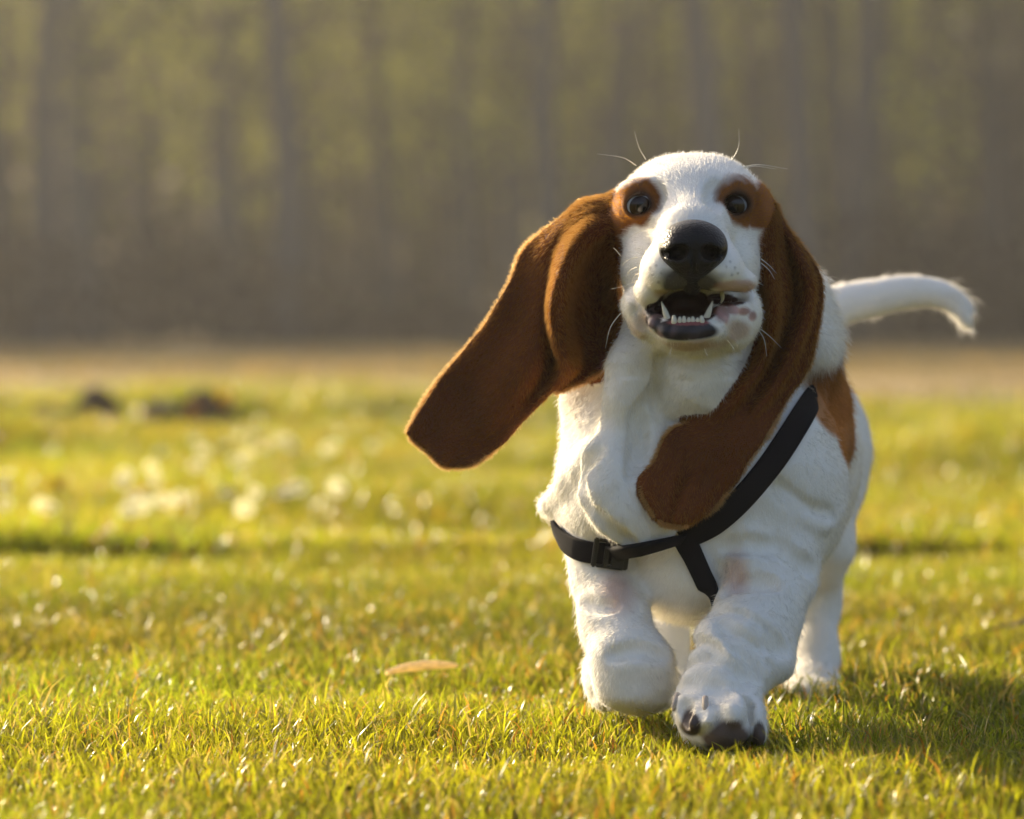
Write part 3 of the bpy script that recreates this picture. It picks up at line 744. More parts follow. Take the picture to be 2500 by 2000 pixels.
    k = (.85 * np.clip(q * 3, 0, 1))[:, None]; pk = np.array([.40, .19, .17]) * (1 + .35 * vnoise(P, 420, 27))[:, None]
    col = col * (1 - k) + pk * k; ln[k[:, 0] > .35] = 0
    # bare pinkish skin in the armpits and inside the flying ear
    for c, r in ((A(1798, 1405, .04), (px(40), .06, px(80))), (A(1510, 1440, .06), (px(60), .06, px(88)))):
        q = inell(P, c, r, .2, 120, 22); k = .55 * np.clip(q * 1.4, 0, 1)[:, None]; col = col * (1 - k) + np.array([.55, .30, .22]) * k
    q = inell(P, A(1460, 865, .08), (px(30), .03, px(34)), .2, 200, 23); k = .7 * np.clip(q * 2.5, 0, 1)[:, None]; col = col * (1 - k) + np.array([.30, .085, .06]) * k
    # legs and tail run their own way
    leg = (P[:, 2] < .13) & ~ear; up[leg] = (-.1, .15, -1)
    lt = (P[:, 1] > .53) & (P[:, 0] > .27); up[lt] = (1, 0, -.25); ln[lt] = .0045; tip_ = lt & (P[:, 0] > .385); ln[tip_] = .010; up[tip_] = (.5, -.1, -1)
    ln[(P[:, 2] < .05)] = .0034
    ruff = inell(P, A(1990, 800, .19), (.05, .12, .08)) > 0; ln[ruff & ~ear] = .0075; up[ruff & ~ear] = (.45, .45, -.8)
    # pads of the planted paw: bare
    q = np.maximum.reduce([inell(P, A(u, v, -.06), (px(a), .07, px(b)), .08, 420, 25) for u, v, a, b in ((1687, 1772, 27, 40), (1776, 1806, 66, 60), (1855, 1802, 18, 44))])
    k = np.clip(q * 4, 0, 1)[:, None]; col = col * (1 - k) + (np.array([.095, .070, .062]) + np.array([.09, .04, .015]) * np.clip(vnoise(P, 130, 26), 0, 1)[:, None]) * k; ln[q > .12] = 0
    return col, ln, up, ear
CC, LN, UP, EAR = coat(BV)
print('coat', time.time() - T0)

skin, nt, out = mat('dog skin and undercoat')
a_ = nt.nodes.new('ShaderNodeAttribute'); a_.attribute_name = 'coat'
p = nt.nodes.new('ShaderNodeBsdfPrincipled')
a2 = nt.nodes.new('ShaderNodeAttribute'); a2.attribute_name = 'bare'
mr = nt.nodes.new('ShaderNodeMapRange'); mr.inputs[3].default_value = .85; mr.inputs[4].default_value = .30
nt.links.new(a2.outputs[2], mr.inputs[0]); nt.links.new(mr.outputs[0], p.inputs['Roughness'])
p.inputs['Specular IOR Level'].default_value = .35
nz = nt.nodes.new('ShaderNodeTexNoise'); nz.inputs['Scale'].default_value = 700; nz.inputs['Detail'].default_value = 3
tc = nt.nodes.new('ShaderNodeTexCoord'); nt.links.new(tc.outputs['Object'], nz.inputs['Vector'])
bp = nt.nodes.new('ShaderNodeBump'); bp.inputs['Strength'].default_value = .35; bp.inputs['Distance'].default_value = .001
nt.links.new(nz.outputs[0], bp.inputs['Height']); nt.links.new(bp.outputs[0], p.inputs['Normal'])
nt.links.new(a_.outputs[0], p.inputs['Base Color']); nt.links.new(p.outputs[0], out.inputs[0])

dog = empty('dog', tuple(A(1760, 1835, .2) * [1, 1, 0]))
tag(dog, 'white and brown basset hound puppy running towards the camera, ears flying, mouth open', 'dog')
OFF = np.array(dog.location)
def part(name, me, m=None, parent=dog):
    o = bpy.data.objects.new(name, me)
    if m: me.materials.append(m)
    link(o, parent); 
    if parent is dog: o.matrix_parent_inverse = Matrix.Translation(-dog.location)
    return o
bme = np_mesh('body', BV, BF); add_col(bme, 'coat', CC)
fa = bme.attributes.new('bare', 'FLOAT', 'POINT'); fa.data.foreach_set('value', np.where(BV[:, 2] < .1, .25, 1.0) * (LN <= 0).astype(np.float32))
body = part('body', bme, skin)

# ------------------------------------------------------------------ the harness
WEB, nt, out = mat('black nylon webbing')
p = nt.nodes.new('ShaderNodeBsdfPrincipled'); p.inputs['Base Color'].default_value = (.010, .010, .013, 1); p.inputs['Roughness'].default_value = .9; p.inputs['Specular IOR Level'].default_value = .12
wv = nt.nodes.new('ShaderNodeTexWave'); wv.inputs['Scale'].default_value = 420; wv.inputs['Distortion'].default_value = 1.5
tc = nt.nodes.new('ShaderNodeTexCoord'); nt.links.new(tc.outputs['Object'], wv.inputs['Vector'])
bp = nt.nodes.new('ShaderNodeBump'); bp.inputs['Strength'].default_value = .6; bp.inputs['Distance'].default_value = .0006
nt.links.new(wv.outputs[1], bp.inputs['Height']); nt.links.new(bp.outputs[0], p.inputs['Normal']); nt.links.new(p.outputs[0], out.inputs[0])
PLAST = simple('black plastic', (.014, .014, .016), .35, .5, .1, 300, .2)
harness = empty('dog_harness', tuple(A(1665, 1320, .03)))
tag(harness, 'black webbing dog harness strapped across the chest of the running puppy', 'harness')
def strap(name, path, width, gap=.0035, th=.0016, n=46, ymax=.3):
    path = np.array([(q[0], q[1], q[2] if len(q) > 2 else min(surf_y(q[0], q[1], gap), ymax), float(len(q) > 2)) for q in path]); Q = cr_interp(path, n); fx = Q[:, 3] > .5
    yy = np.array([q[2] if f_ else min(surf_y(q[0], q[1], gap), ymax) for q, f_ in zip(Q, fx)])
    for _ in range(6): yy[1:-1] = np.minimum(.25 * yy[:-2] + .5 * yy[1:-1] + .25 * yy[2:], yy[1:-1] + .002)
    P = np.array([A(u, v, y) for (u, v), y in zip(Q[:, :2], yy)])
    N_ = fld.grad(P, .006); 
    for _ in range(8): N_[1:-1] = (N_[:-2] + N_[1:-1] * 2 + N_[2:]) / 4
    N_ /= np.linalg.norm(N_, axis=1)[:, None]
    T = np.gradient(P, axis=0); T /= np.linalg.norm(T, axis=1)[:, None]
    B = np.cross(N_, T); B /= np.linalg.norm(B, axis=1)[:, None]
    wd = (np.interp(np.linspace(0, 1, n), np.linspace(0, 1, len(width)), width) * S * CAM_D)[:, None] / 2
    prof = [(-1, -1), (-1, .6), (-.9, 1), (-.3, 1.15), (.3, 1.15), (.9, 1), (1, .6), (1, -1)]
    V = np.stack([P + B * wd * a + N_ * th * b for a, b in prof], 1).reshape(-1, 3); k = len(prof)
    F = [[i * k + j, i * k + (j + 1) % k, (i + 1) * k + (j + 1) % k, (i + 1) * k + j] for i in range(n - 1) for j in range(k)]
    me = np_mesh(name, V, [np.array(F), np.array([list(range(k))[::-1], list(range((n - 1) * k, n * k))])]); me.materials.append(WEB)
    o = bpy.data.objects.new(name, me); link(o, harness); o.matrix_parent_inverse = Matrix.Translation(-harness.location)
    SPTS.append(np.concatenate([P + B * wd * a for a in (-.78, -.4, 0, .4, .78)]))
    return P, N_, T, B
SPTS = []
strap('shoulder_strap', [(2040, 870, .20), (2012, 925, .160), (1955, 1022), (1885, 1130), (1810, 1220), (1740, 1280), (1668, 1318)], [46, 52, 60, 64, 66, 66, 56])
CS = strap('chest_strap', [(1352, 1290), (1378, 1325), (1420, 1345), (1480, 1352), (1550, 1345), (1610, 1332), (1672, 1316)], [52, 56, 56, 54, 50, 42, 38])
yb = surf_y(1714, 1405, .003)
strap('belly_strap', [(1668, 1312), (1692, 1358), (1714, 1405), (1736, 1455, yb + .003), (1752, 1510, yb + .012), (1766, 1560, yb + .03)], [60, 52, 50, 50, 50, 50], ymax=.12)
skd = KDTree(sum(map(len, SPTS)))
for i_, q in enumerate(np.concatenate(SPTS)): skd.insert(q, i_)
skd.balance()
# ---- fur
def fur():
    Nv = np.zeros(len(BV) * 3, np.float32); bme.vertex_normals.foreach_get('vector', Nv); Nv = Nv.reshape(-1, 3)
    q = BV[BF]; e1 = q[:, 1] - q[:, 0]; e2 = q[:, 3] - q[:, 0]
    area = np.linalg.norm(np.cross(e1, e2), axis=1)
    fc = q.mean(1); view = np.array([0, -CAM_D, CAM_H]) - fc
    fn = Nv[BF].mean(1); facing = (fn * view).sum(1) / np.linalg.norm(view, axis=1)
    wgt = area * np.where(facing > -.45, 1.0, .30)
    hd_ = (fc[:, 2] > .28) & (fc[:, 1] < .12) & (fc[:, 0] > .04) & (fc[:, 0] < .2); wgt = wgt * np.where(hd_, 2.2, 1.0)
    wgt = wgt * np.where(fc[:, 1] > .3, .45, 1.0) * np.where(EAR[BF[:, 0]], 3.6, 1.0)
    N = int(640000 * (.35 if DEV else 1))
    fi = rng.choice(len(BF), N, p=wgt / wgt.sum())
    a, b = rng.random(N)[:, None], rng.random(N)[:, None]
    def bil(X): 
        X = X[BF[fi]]; return (1 - a) * (1 - b) * X[:, 0] + a * (1 - b) * X[:, 1] + a * b * X[:, 2] + (1 - a) * b * X[:, 3]
    P = bil(BV); n = bil(Nv); n /= np.linalg.norm(n, axis=1)[:, None] + 1e-9
    C = bil(CC); U = bil(UP); isear = EAR[BF[fi]].any(1)
    L = LN[BF[fi]].min(1) * (.65 + .7 * rng.random(N))
    bx_ = np.nonzero((P[:, 2] > .06) & (P[:, 2] < .30) & (P[:, 1] < .3))[0]
    under = np.array([skd.find(P[i])[2] < .007 for i in bx_]); L[bx_[under]] = 0           # pressed flat under the webbing
    ok = (L > 0) & (P[:, 2] > .004); P, n, C, U, L, isear = P[ok], n[ok], C[ok], U[ok], L[ok], isear[ok]; N = len(P)
    U = U + .35 * np.stack([vnoise(P, 45, 71), vnoise(P, 45, 72), vnoise(P, 45, 73)], -1) + np.where(isear, .10, .20)[:, None] * np.stack([vnoise(P, 520, 74), vnoise(P, 520, 75), vnoise(P, 520, 76)], -1)
    t = U - n * (U * n).sum(1)[:, None]; t /= np.linalg.norm(t, axis=1)[:, None] + 1e-9
    jit = rng.normal(size=(N, 3)) * .12
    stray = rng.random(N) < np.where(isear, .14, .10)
    lift = np.where(stray, .45 + .7 * rng.random(N), .05 + .15 * rng.random(N))[:, None]; L = np.where(stray, L * np.where(isear, 1.7, 1.5), L); C = np.where((stray & isear)[:, None], C ** .62, C)  # stray ear hairs lightened, painting in the backlit rim and sheen
    d0 = t + n * (lift + .15) + jit; d0 /= np.linalg.norm(d0, axis=1)[:, None]
    d1 = t + n * lift * .55 + jit * 1.3 + [0, 0, -.12]; d1 /= np.linalg.norm(d1, axis=1)[:, None]
    K = 4; pts = np.zeros((N, K, 3), np.float32); pts[:, 0] = P - n * .0004
    cur = pts[:, 0].copy()
    for i in range(1, K):
        w = (i - 1) / (K - 2); cur = cur + (d0 * (1 - w) + d1 * w) * (L / (K - 1))[:, None]; pts[:, i] = cur
    # fringe of fine hair round the rims of the ears
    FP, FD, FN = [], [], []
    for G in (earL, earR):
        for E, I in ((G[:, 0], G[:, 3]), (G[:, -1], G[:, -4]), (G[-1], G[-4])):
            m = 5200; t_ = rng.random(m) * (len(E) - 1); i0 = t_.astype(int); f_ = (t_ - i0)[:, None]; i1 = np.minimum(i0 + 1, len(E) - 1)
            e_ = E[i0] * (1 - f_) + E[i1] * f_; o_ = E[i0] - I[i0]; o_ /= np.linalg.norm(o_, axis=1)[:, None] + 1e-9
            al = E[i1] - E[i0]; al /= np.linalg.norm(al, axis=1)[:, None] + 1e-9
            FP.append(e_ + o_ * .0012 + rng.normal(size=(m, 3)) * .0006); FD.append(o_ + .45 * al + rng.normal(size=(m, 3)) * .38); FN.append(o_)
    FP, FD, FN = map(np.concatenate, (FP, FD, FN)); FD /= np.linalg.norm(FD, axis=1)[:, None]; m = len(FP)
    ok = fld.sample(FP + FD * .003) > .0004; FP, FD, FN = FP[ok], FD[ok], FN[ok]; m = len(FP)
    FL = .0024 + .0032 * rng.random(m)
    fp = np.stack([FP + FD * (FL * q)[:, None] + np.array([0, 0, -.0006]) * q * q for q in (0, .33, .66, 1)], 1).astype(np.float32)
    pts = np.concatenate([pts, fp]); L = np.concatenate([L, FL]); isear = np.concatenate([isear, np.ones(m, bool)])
    C = np.concatenate([C, np.array([.62, .38, .15]) * (.7 + .5 * rng.random(m))[:, None]]); P = np.concatenate([P, FP]); N += m  # fringe in pale gold: the sun's rim light is put into its colour
    hc = bpy.data.hair_curves.new('fur'); hc.add_curves([K] * N)
    hc.attributes['position'].data.foreach_set('vector', pts.ravel())
    r0 = np.where(isear, .00010, np.where(L < .005, .00009, .00012)) * (1.25 if DEV else 1)
    rad = (r0[:, None] * np.array([1, .95, .75, .25])[None]).astype(np.float32)
    ra = hc.attributes.get('radius') or hc.attributes.new('radius', 'FLOAT', 'POINT'); ra.data.foreach_set('value', rad.ravel())
    ca = hc.attributes.new('hair', 'FLOAT_COLOR', 'CURVE')
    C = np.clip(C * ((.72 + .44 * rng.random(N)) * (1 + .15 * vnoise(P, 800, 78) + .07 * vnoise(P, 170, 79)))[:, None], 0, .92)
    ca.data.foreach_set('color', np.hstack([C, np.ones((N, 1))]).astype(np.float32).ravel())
    return hc
HAIR, nt, out = mat('fur')
a_ = nt.nodes.new('ShaderNodeAttribute'); a_.attribute_name = 'hair'
df = nt.nodes.new('ShaderNodeBsdfDiffuse'); tr = nt.nodes.new('ShaderNodeBsdfTranslucent')
ht = nt.nodes.new('ShaderNodeBsdfHair'); ht.component = 'Transmission'; ht.inputs['RoughnessU'].default_value = .35; ht.inputs['RoughnessV'].default_value = .9
g = nt.nodes.new('ShaderNodeGamma'); g.inputs[1].default_value = .5
hs = nt.nodes.new('ShaderNodeHueSaturation'); hs.inputs['Saturation'].default_value = 1.3; hs.inputs['Value'].default_value = 1.08
nt.links.new(a_.outputs[0], df.inputs['Color'])
nt.links.new(a_.outputs[0], g.inputs[0]); nt.links.new(g.outputs[0], hs.inputs['Color']); nt.links.new(hs.outputs[0], tr.inputs['Color']); nt.links.new(hs.outputs[0], ht.inputs['Color'])
m1 = nt.nodes.new('ShaderNodeMixShader'); m1.inputs[0].default_value = .40; nt.links.new(df.outputs[0], m1.inputs[1]); nt.links.new(tr.outputs[0], m1.inputs[2])
m2 = nt.nodes.new('ShaderNodeMixShader'); m2.inputs[0].default_value = .38; nt.links.new(m1.outputs[0], m2.inputs[1]); nt.links.new(ht.outputs[0], m2.inputs[2])
g2 = nt.nodes.new('ShaderNodeGamma'); g2.inputs[1].default_value = .55; nt.links.new(a_.outputs[0], g2.inputs[0])
hr = nt.nodes.new('ShaderNodeBsdfHair'); hr.component = 'Reflection'; hr.inputs['RoughnessU'].default_value = .22; hr.inputs['RoughnessV'].default_value = .6; hs2 = nt.nodes.new('ShaderNodeHueSaturation'); hs2.inputs['Saturation'].default_value = 1.3; nt.links.new(g2.outputs[0], hs2.inputs['Color']); nt.links.new(hs2.outputs[0], hr.inputs['Color'])
m3 = nt.nodes.new('ShaderNodeMixShader'); m3.inputs[0].default_value = .14; nt.links.new(m2.outputs[0], m3.inputs[1]); nt.links.new(hr.outputs[0], m3.inputs[2])
nt.links.new(m3.outputs[0], out.inputs[0])
if 'nofur' not in DEV:
    fo = part('fur', fur(), HAIR); tag(fo, kind='stuff')
print('fur', time.time() - T0)

# ---- nose
NOSEM, nt, out = mat('wet black nose leather')
p = nt.nodes.new('ShaderNodeBsdfPrincipled'); p.inputs['Base Color'].default_value = (.007, .006, .0065, 1); p.inputs['Roughness'].default_value = .36; p.inputs['Specular IOR Level'].default_value = .24
tc = nt.nodes.new('ShaderNodeTexCoord'); vo = nt.nodes.new('ShaderNodeTexVoronoi'); vo.inputs['Scale'].default_value = 620; nt.links.new(tc.outputs['Object'], vo.inputs['Vector'])
bp = nt.nodes.new('ShaderNodeBump'); bp.invert = True; bp.inputs['Strength'].default_value = .8; bp.inputs['Distance'].default_value = .0008
nt.links.new(vo.outputs['Distance'], bp.inputs['Height']); nt.links.new(bp.outputs[0], p.inputs['Normal']); nt.links.new(p.outputs[0], out.inputs[0])
nf = Field(*[np.arange(a, b, .0007) for a, b in ((.09, .17), (-.115, -.04), (.325, .40))])
NC = A(1692, 598, -.070)
nf.ell(NC, (px(74), .019, px(52)), .006)
nf.ell(NC + [0, .004, px(14)], (px(64), .020, px(42)), .008)
for s_ in (-1, 1):
    nf.ell(NC + [s_ * px(40), -.004, -px(12)], (px(37), .018, px(40)), .008)
nf.ell(NC + [0, -.002, -px(46)], (px(46), .017, px(34)), .008)
nf.cone(NC + [0, .004, -px(48)], NC + [0, .013, -px(98)], px(30), px(22), .008)
for s_ in (-1, 1):
    nf.ell(NC + [s_ * px(38), -.020, -px(20)], (px(23), .015, px(17)), .003, (0, 18 * s_, 0), op='sub')
    nf.cone(NC + [s_ * px(48), -.021, -px(27)], NC + [s_ * px(70), -.011, -px(22)], px(7), px(5), .004, 'sub')
nf.cone(NC + [0, -.0228, -px(5)], NC + [0, -.009, -px(110)], px(3), px(4), .004, 'sub')
part('nose', np_mesh('nose', *nf.mesh()), NOSEM)

# ---- eyes
def sphere(r, seg=40, rings=28):
    bm = bmesh.new(); bmesh.ops.create_uvsphere(bm, u_segments=seg, v_segments=rings, radius=r)
    me = bpy.data.meshes.new('eye'); bm.to_mesh(me); bm.free()
    me.polygons.foreach_set('use_smooth', [True] * len(me.polygons)); return me
em, nt, out = mat('dog eye')
p = nt.nodes.new('ShaderNodeBsdfPrincipled'); p.inputs['Roughness'].default_value = .08; p.inputs['Specular IOR Level'].default_value = .42
tc = nt.nodes.new('ShaderNodeTexCoord'); nrm = nt.nodes.new('ShaderNodeVectorMath'); nrm.operation = 'NORMALIZE'
nt.links.new(tc.outputs['Object'], nrm.inputs[0]); sep = nt.nodes.new('ShaderNodeSeparateXYZ'); nt.links.new(nrm.outputs[0], sep.inputs[0])
cr = nt.nodes.new('ShaderNodeValToRGB'); el = cr.color_ramp.elements
el[0].position = 0; el[0].color = (.33, .35, .39, 1); el[1].position = 1; el[1].color = (.004, .004, .005, 1)  # white of the eye greyed: shade from the lids is in the colour
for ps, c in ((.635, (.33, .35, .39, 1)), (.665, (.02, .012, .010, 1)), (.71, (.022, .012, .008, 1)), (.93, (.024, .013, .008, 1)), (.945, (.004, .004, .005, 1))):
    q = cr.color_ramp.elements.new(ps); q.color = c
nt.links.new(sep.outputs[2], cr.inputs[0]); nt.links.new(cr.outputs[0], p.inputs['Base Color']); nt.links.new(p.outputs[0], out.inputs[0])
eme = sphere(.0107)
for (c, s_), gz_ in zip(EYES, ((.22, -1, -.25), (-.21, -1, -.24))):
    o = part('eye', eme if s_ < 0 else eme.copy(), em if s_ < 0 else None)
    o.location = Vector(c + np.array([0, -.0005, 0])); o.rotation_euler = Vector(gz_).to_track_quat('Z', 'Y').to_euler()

# ---- teeth, claws, whiskers
TOOTH = simple('tooth enamel', (.72, .68, .55), .25, .5, 0, 50, .06)
CLAW = simple('horn claw', (.48, .40, .33), .6, .3, .2, 300, .2)
WHISK = simple('whisker hair', (.75, .70, .58), .4, .5)
def horn(P, rr, k=10):
    P = cr_interp(np.array(P), 8); r_ = np.interp(np.linspace(0, 1, 8), np.linspace(0, 1, len(rr)), rr)
    V, F = tube(P, r_, k); n = len(V)
    V = np.vstack([V, P[0], P[-1]])
    caps = [[(j + 1) % k, j, n] for j in range(k)] + [[n - k + j, n - k + (j + 1) % k, n + 1] for j in range(k)]
    return np_mesh('horn', V, [F, np.array(caps)])
part('canine_tooth', horn([A(1632, 786, -.044), A(1624, 762, -.0455), A(1615, 737, -.043)], [px(9), px(7), px(1.6)]), TOOTH)
part('canine_tooth', horn([A(1722, 784, -.044), A(1731, 760, -.0455), A(1740, 735, -.043)], [px(9), px(7), px(1.6)]), TOOTH)
for u, r_, dv in ((1646, 7.5, 0), (1659, 6, 4), (1670, 6.4, 2), (1681, 5.8, 5), (1691, 6.2, 3), (1702, 6, 6), (1713, 7.2, 1)):
    part('incisor', horn([A(u, 792, -.0505), A(u + dv * .2, 782, -.052), A(u + dv * .4 - 1, 770 + dv, -.0515)], [px(r_), px(r_), px(r_ * .5)]), TOOTH)
part('upper_canine', horn([A(1762, 712, -.022), A(1764, 728, -.022), A(1760, 740, -.021)], [px(6), px(5), px(2)]), TOOTH)
for u, v, du in ((1722, 1720, 0), (1650, 1712, -5)):
    ys_ = surf_y(u, v, 0)
    part('claw', horn([A(u - du, v - 16, ys_ + .004), A(u, v, ys_ - .0022), A(u + du, v + 14, ys_ - .0040), A(u + du, v + 24, ys_ - .0030)], [px(7.5), px(8), px(6), px(2)]), CLAW)
W = [[(1553, 404, .05), (1520, 385, .04), (1458, 376, .03)], [(1577, 390, .05), (1560, 360, .045), (1549, 321, .04)], [(1786, 392, .05), (1803, 360, .045), (1804, 315, .04)],
     [(1811, 411, .05), (1850, 402, .045), (1924, 413, .04)], [(1811, 412, .05), (1845, 406, .045), (1894, 413, .04)],
     [(1598, 558, -.03), (1570, 562, -.035), (1536, 580, -.03)], [(1556, 628, -.03), (1535, 634, -.03), (1516, 650, -.03)], [(1554, 652, -.03), (1538, 660, -.035), (1530, 675, -.03)],
     [(1562, 668, -.03), (1550, 672, -.035), (1542, 690, -.03)], [(1565, 678, -.035), (1530, 697, -.03), (1491, 706, -.02)], [(1515, 625, .0), (1505, 612, .0), (1497, 605, .0)],
     [(1858, 632, -.01), (1880, 650, -.015), (1896, 668, -.02)], [(1858, 642, -.01), (1878, 660, -.015), (1891, 682, -.02)], [(1848, 690, -.02), (1858, 694, -.025), (1864, 697, -.03)],
     [(1515, 765, -.0), (1490, 800, -.01), (1478, 850, -.01)], [(1640, 850, -.04), (1636, 862, -.05), (1634, 874, -.05)], [(1720, 852, -.04), (1726, 866, -.05), (1734, 876, -.05)], [(1775, 830, -.03), (1790, 850, -.04), (1796, 868, -.04)],
     [(1852, 800, -.0), (1880, 822, -.01), (1908, 850, -.01)], [(1852, 806, -.0), (1866, 830, -.01), (1872, 870, -.01)]]
for w_ in W:
    Q = cr_interp(np.array([A(*q) for q in w_]), 9)
    V, F = tube(Q, np.linspace(.00034, .0001, 9), 5); part('whisker', np_mesh('whisker', V, F), WHISK)

def buckle():
    bm = bmesh.new(); i = 24; Pc = np.array(A(1490, 1352, surf_y(1490, 1352, .003)))
    def bx(cx, cz, w, h, d, yo=0):
        r_ = bmesh.ops.create_cube(bm, size=1); vs_ = r_['verts']; bmesh.ops.scale(bm, vec=(w, d, h), verts=vs_); bmesh.ops.translate(bm, vec=(cx, yo, cz), verts=vs_)
    W_, H_ = px(96), px(74)
    bx(-W_ * .42, 0, W_ * .13, H_, .005); bx(W_ * .40, 0, W_ * .16, H_ * .94, .005); bx(0, H_ * .44, W_ * .75, H_ * .11, .0045); bx(0, -H_ * .44, W_ * .75, H_ * .11, .0045); bx(-W_ * .12, 0, W_ * .12, H_ * .9, .004, -.0015); bx(W_ * .2, 0, W_ * .36, H_ * .78, .0035, -.001)
    bmesh.ops.bevel(bm, geom=bm.edges[:], offset=.0009, segments=2, affect='EDGES')
    me = bpy.data.meshes.new('slide_buckle'); bm.to_mesh(me); bm.free(); me.materials.append(PLAST)
    o = bpy.data.objects.new('slide_buckle', me); link(o, harness); o.matrix_parent_inverse = Matrix.Translation(-harness.location)
    n = fld.grad(Pc[None], .008)[0]; o.location = Vector(Pc + n * .004)
    z = Vector((0, 0, 1)); yv = -Vector(n); xv = yv.cross(z).normalized(); zv = xv.cross(yv)
    o.rotation_euler = (Matrix((xv, yv, zv)).transposed() @ Matrix.Rotation(R(8), 3, 'Y')).to_euler()
buckle()
print('harness', time.time() - T0)

# ------------------------------------------------------------------ flowers, leaf, twig, mole hills
PET = leaf_mat('daisy petals', .6, .5, .3, 1.15); 
def flower_meshes():
    V, F = [], []
    for i in range(16):
        a = i * 6.2832 / 16; c, s_ = math.cos(a), math.sin(a); b = len(V)
        for r_, w, z in ((.0025, .0009, 0), (.008, .0019, .001), (.0125, .0014, .0006), (.0132, .0003, .0005)):
            V += [(r_ * c - w * s_, r_ * s_ + w * c, z), (r_ * c + w * s_, r_ * s_ - w * c, z + .0003)]
        F += [[b + 2 * j, b + 2 * j + 1, b + 2 * j + 3, b + 2 * j + 2] for j in range(3)]
    pm = np_mesh('petals', V, np.array(F)); add_col(pm, 'col', np.tile([.80, .76, .70], (len(V), 1))); pm.materials.append(PET)
    bm = bmesh.new(); bmesh.ops.create_uvsphere(bm, u_segments=10, v_segments=6, radius=.0036); bmesh.ops.scale(bm, vec=(1, 1, .6), verts=bm.verts)
    dm = bpy.data.meshes.new('disc'); bm.to_mesh(dm); bm.free(); dm.materials.append(simple('daisy disc', (.55, .36, .02), .8, .2, 0, 900, .2))
    V, F = tube([(0, 0, 0), (.001, 0, -.03), (0, .001, -.06)], [.0008, .001, .001], 5); sm = np_mesh('stem', V, F); sm.materials.append(simple('stem', (.10, .14, .03), .6, .3, 0, 60, .1))
    return pm, dm, sm
FM = flower_meshes()
SP = [(306, 1167), (388, 1126), (380, 1180), (477, 1106), (480, 1147), (551, 1116), (587, 1091), (602, 1132), (640, 1120), (673, 1106), (714, 1116), (816, 1111), (908, 1111), (821, 1198), (730, 1198), (689, 1213), (622, 1208), (556, 1213),
      (357, 1239), (316, 1254), (398, 1229), (597, 1249), (102, 1244), (122, 1249), (10, 1198), (15, 1239), (327, 1223), (438, 1224), (370, 1150), (495, 1125), (575, 1140), (700, 1100), (300, 1185), (620, 1095), (800, 1120), (345, 1246), (705, 1205), (830, 1205)]
for i, (u, v) in enumerate(SP):
    D = .255 / ((v - 790) * S); y = D - CAM_D; x = (u - 1250) * S * D
    z = max(.06, float(gz(x, y)) + .055)
    t = empty('daisy', (x, y, z)); t.rotation_euler = (R(30 + 35 * rng.random()), R(rng.normal() * 15), R(rng.random() * 40 - 20)); s_ = .8 + .35 * rng.random(); t.scale = (s_,) * 3
    tag(t, 'white daisy in the blurred patch of flowers left of the dog', 'flower', 'daisies in the meadow')
    for nm, me in zip(('petals', 'disc', 'stem'), FM): link(bpy.data.objects.new(nm, me), t)
YEL = leaf_mat('dandelion petals', .4, .5, .3, 1.1)
def dandelion(u, v, D, r_, label, col):
    p_ = A(u, v, D - CAM_D); t = empty('dandelion', tuple(p_)); t.rotation_euler.x = R(35); tag(t, label, 'flower')
    n = 90; a = rng.random(n) * 6.28; e_ = rng.random(n) * 1.3; d = np.stack([np.cos(a) * np.sin(e_), np.sin(a) * np.sin(e_), np.cos(e_)], -1) * r_
    wv_ = np.cross(d, [0, 0, 1.]); wv_ /= np.linalg.norm(wv_, axis=1)[:, None]; wv_ *= r_ * .12
    V = np.stack([d * .1 - wv_ * .4, d * .1 + wv_ * .4, d + wv_, d - wv_], 1).reshape(-1, 3)
    me = np_mesh('petals', V, np.arange(4 * n).reshape(n, 4)); add_col(me, 'col', np.tile(col, (4 * n, 1)) * (.8 + .4 * rng.random((4 * n, 1)))); me.materials.append(YEL); link(bpy.data.objects.new('petals', me), t)
    h = float(p_[2] - gz(p_[0], p_[1])); V, F = tube([(0, 0, 0), (0, -.1 * h, -.5 * h), (0, -.55 * h, -.95 * h)], [.0014] * 3, 5); me = np_mesh('stem', V, F); me.materials.append(FM[2].materials[0]); link(bpy.data.objects.new('stem', me), t)
dandelion(138, 1195, 5.9, .02, 'round yellow dandelion low in the grass at the left edge', (.62, .40, .01))
dandelion(556, 985, 9.5, .034, 'blurred yellow dandelion standing tall above the green tussocks', (.62, .38, .01))
dandelion(478, 1008, 9.2, .026, 'orange brown withered dandelion beside the tall yellow one', (.42, .20, .02))
# mole hills
SOIL = simple('dark soil', (.045, .032, .022), .95, .1, .8, 60, .5)
def mound(u, v, D, w, h, label):
    p_ = A(u, v, D - CAM_D); x0, y0 = p_[0], p_[1]
    n = 26; V = []; F = []
    for i in range(n):
        for j in range(n):
            a, b = i / (n - 1) * 2 - 1, j / (n - 1) * 2 - 1; r_ = math.hypot(a, b)
            z = h * max(0, 1 - r_ ** 2) ** .7 * (1 + .25 * math.sin(7 * a + 3 * b) + .15 * math.sin(13 * b - 5 * a)) - .02
            V.append((a * w, b * w, z))
    F = [[i * n + j, (i + 1) * n + j, (i + 1) * n + j + 1, i * n + j + 1] for i in range(n - 1) for j in range(n - 1)]
    me = np_mesh('soil_mound', V, np.array(F)); me.materials.append(SOIL); o = bpy.data.objects.new('soil_mound', me); o.location = (x0, y0, float(gz(x0, y0))); tag(link(o), label, 'mound', 'mole hills in the field')
mound(205, 1010, 9.3, .20, .13, 'dark mole hill of bare soil nearest the left edge')
mound(470, 1005, 9.9, .20, .105, 'wider dark mole hill of bare soil behind the withered dandelion')
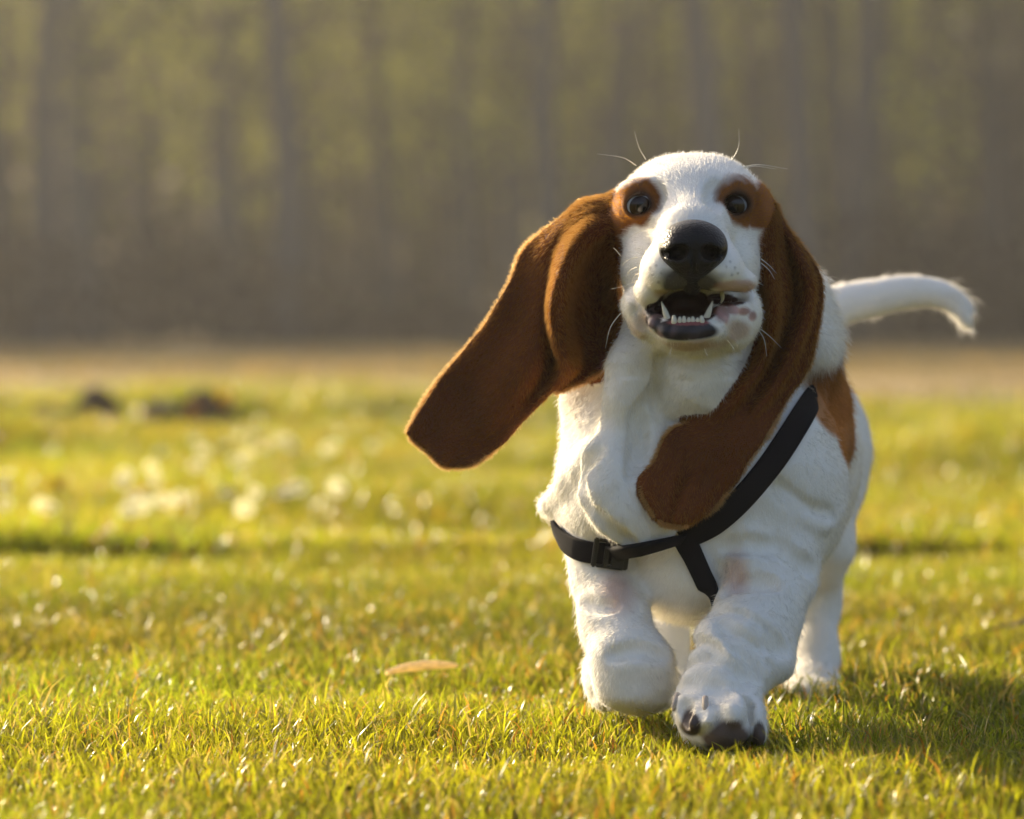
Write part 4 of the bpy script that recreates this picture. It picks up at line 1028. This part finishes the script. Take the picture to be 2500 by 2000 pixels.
# dead leaf and twigs
DEAD = leaf_mat('dead leaf', .45, .6, .3, 1.3)
def rolled_leaf(u, v, y):
    p_ = A(u, v, y); n, k = 20, 12; V = []
    for i in range(n):
        t = i / (n - 1); r_ = .0045 * math.sin(math.pi * min(max(t * .9 + .06, 0), 1)) ** .5
        for j in range(k):
            a = -2.4 + 4.8 * j / (k - 1); V.append(((t - .5) * .062, r_ * math.sin(a), r_ * math.cos(a) + .003 * math.sin(3 * t)))
    F = [[i * k + j, (i + 1) * k + j, (i + 1) * k + j + 1, i * k + j + 1] for i in range(n - 1) for j in range(k - 1)]
    me = np_mesh('dead_leaf', V, np.array(F)); add_col(me, 'col', np.array([.78, .62, .44]) * (.75 + .5 * rng.random((len(V), 1)))); me.materials.append(DEAD); o = bpy.data.objects.new('dead_leaf', me); o.location = p_; o.rotation_euler = (0, R(-4), R(12)); tag(link(o), 'curled reddish dead leaf lying on the grass left of the dog', 'leaf')
D_ = .29 / ((1635 - 790) * S); rolled_leaf(1030, 1635, D_ - CAM_D)
TW = simple('twig bark', (.12, .085, .06), .85, .2, .4, 200, .3)
def twig(pts, r_, label):
    Q = np.array([A(u, v, y) for u, v, y in pts]); Q = cr_interp(Q, 14); o0 = Q[0].copy(); V, F = tube(Q - o0, np.linspace(r_, r_ * .5, 14) * (1 + .15 * np.sin(np.arange(14) * 2.1)), 7)
    me = np_mesh('twig', V, F); me.materials.append(TW); o = bpy.data.objects.new('twig', me); o.location = o0; tag(link(o), label, 'twig')
y_ = .29 / ((1530 - 790) * S) - CAM_D
twig([(2520, 1512, y_ + .05), (2440, 1530, y_), (2390, 1548, y_ - .02), (2330, 1560, y_ - .03)], .0022, 'thin brown twig lying in the grass at the right edge')
print('done', time.time() - T0)

# ------------------------------------------------------------------ the hazy evening air
def haze():
    bm = bmesh.new(); r_ = bmesh.ops.create_cube(bm, size=1)
    bmesh.ops.scale(bm, vec=(160, 150, 23), verts=bm.verts); bmesh.ops.translate(bm, vec=(0, 60, 9.5), verts=bm.verts)
    me = bpy.data.meshes.new('haze'); bm.to_mesh(me); bm.free()
    m, nt, out = mat('haze'); v = nt.nodes.new('ShaderNodeVolumePrincipled')
    v.inputs['Color'].default_value = (.95, .93, .88, 1); v.inputs['Density'].default_value = HAZE; v.inputs['Anisotropy'].default_value = .35
    nt.links.new(v.outputs[0], out.inputs['Volume']); me.materials.append(m)
    o = bpy.data.objects.new('haze', me); tag(link(o), 'thin warm haze hanging in the evening air', 'haze', kind='stuff')
HAZE = .0016
haze()
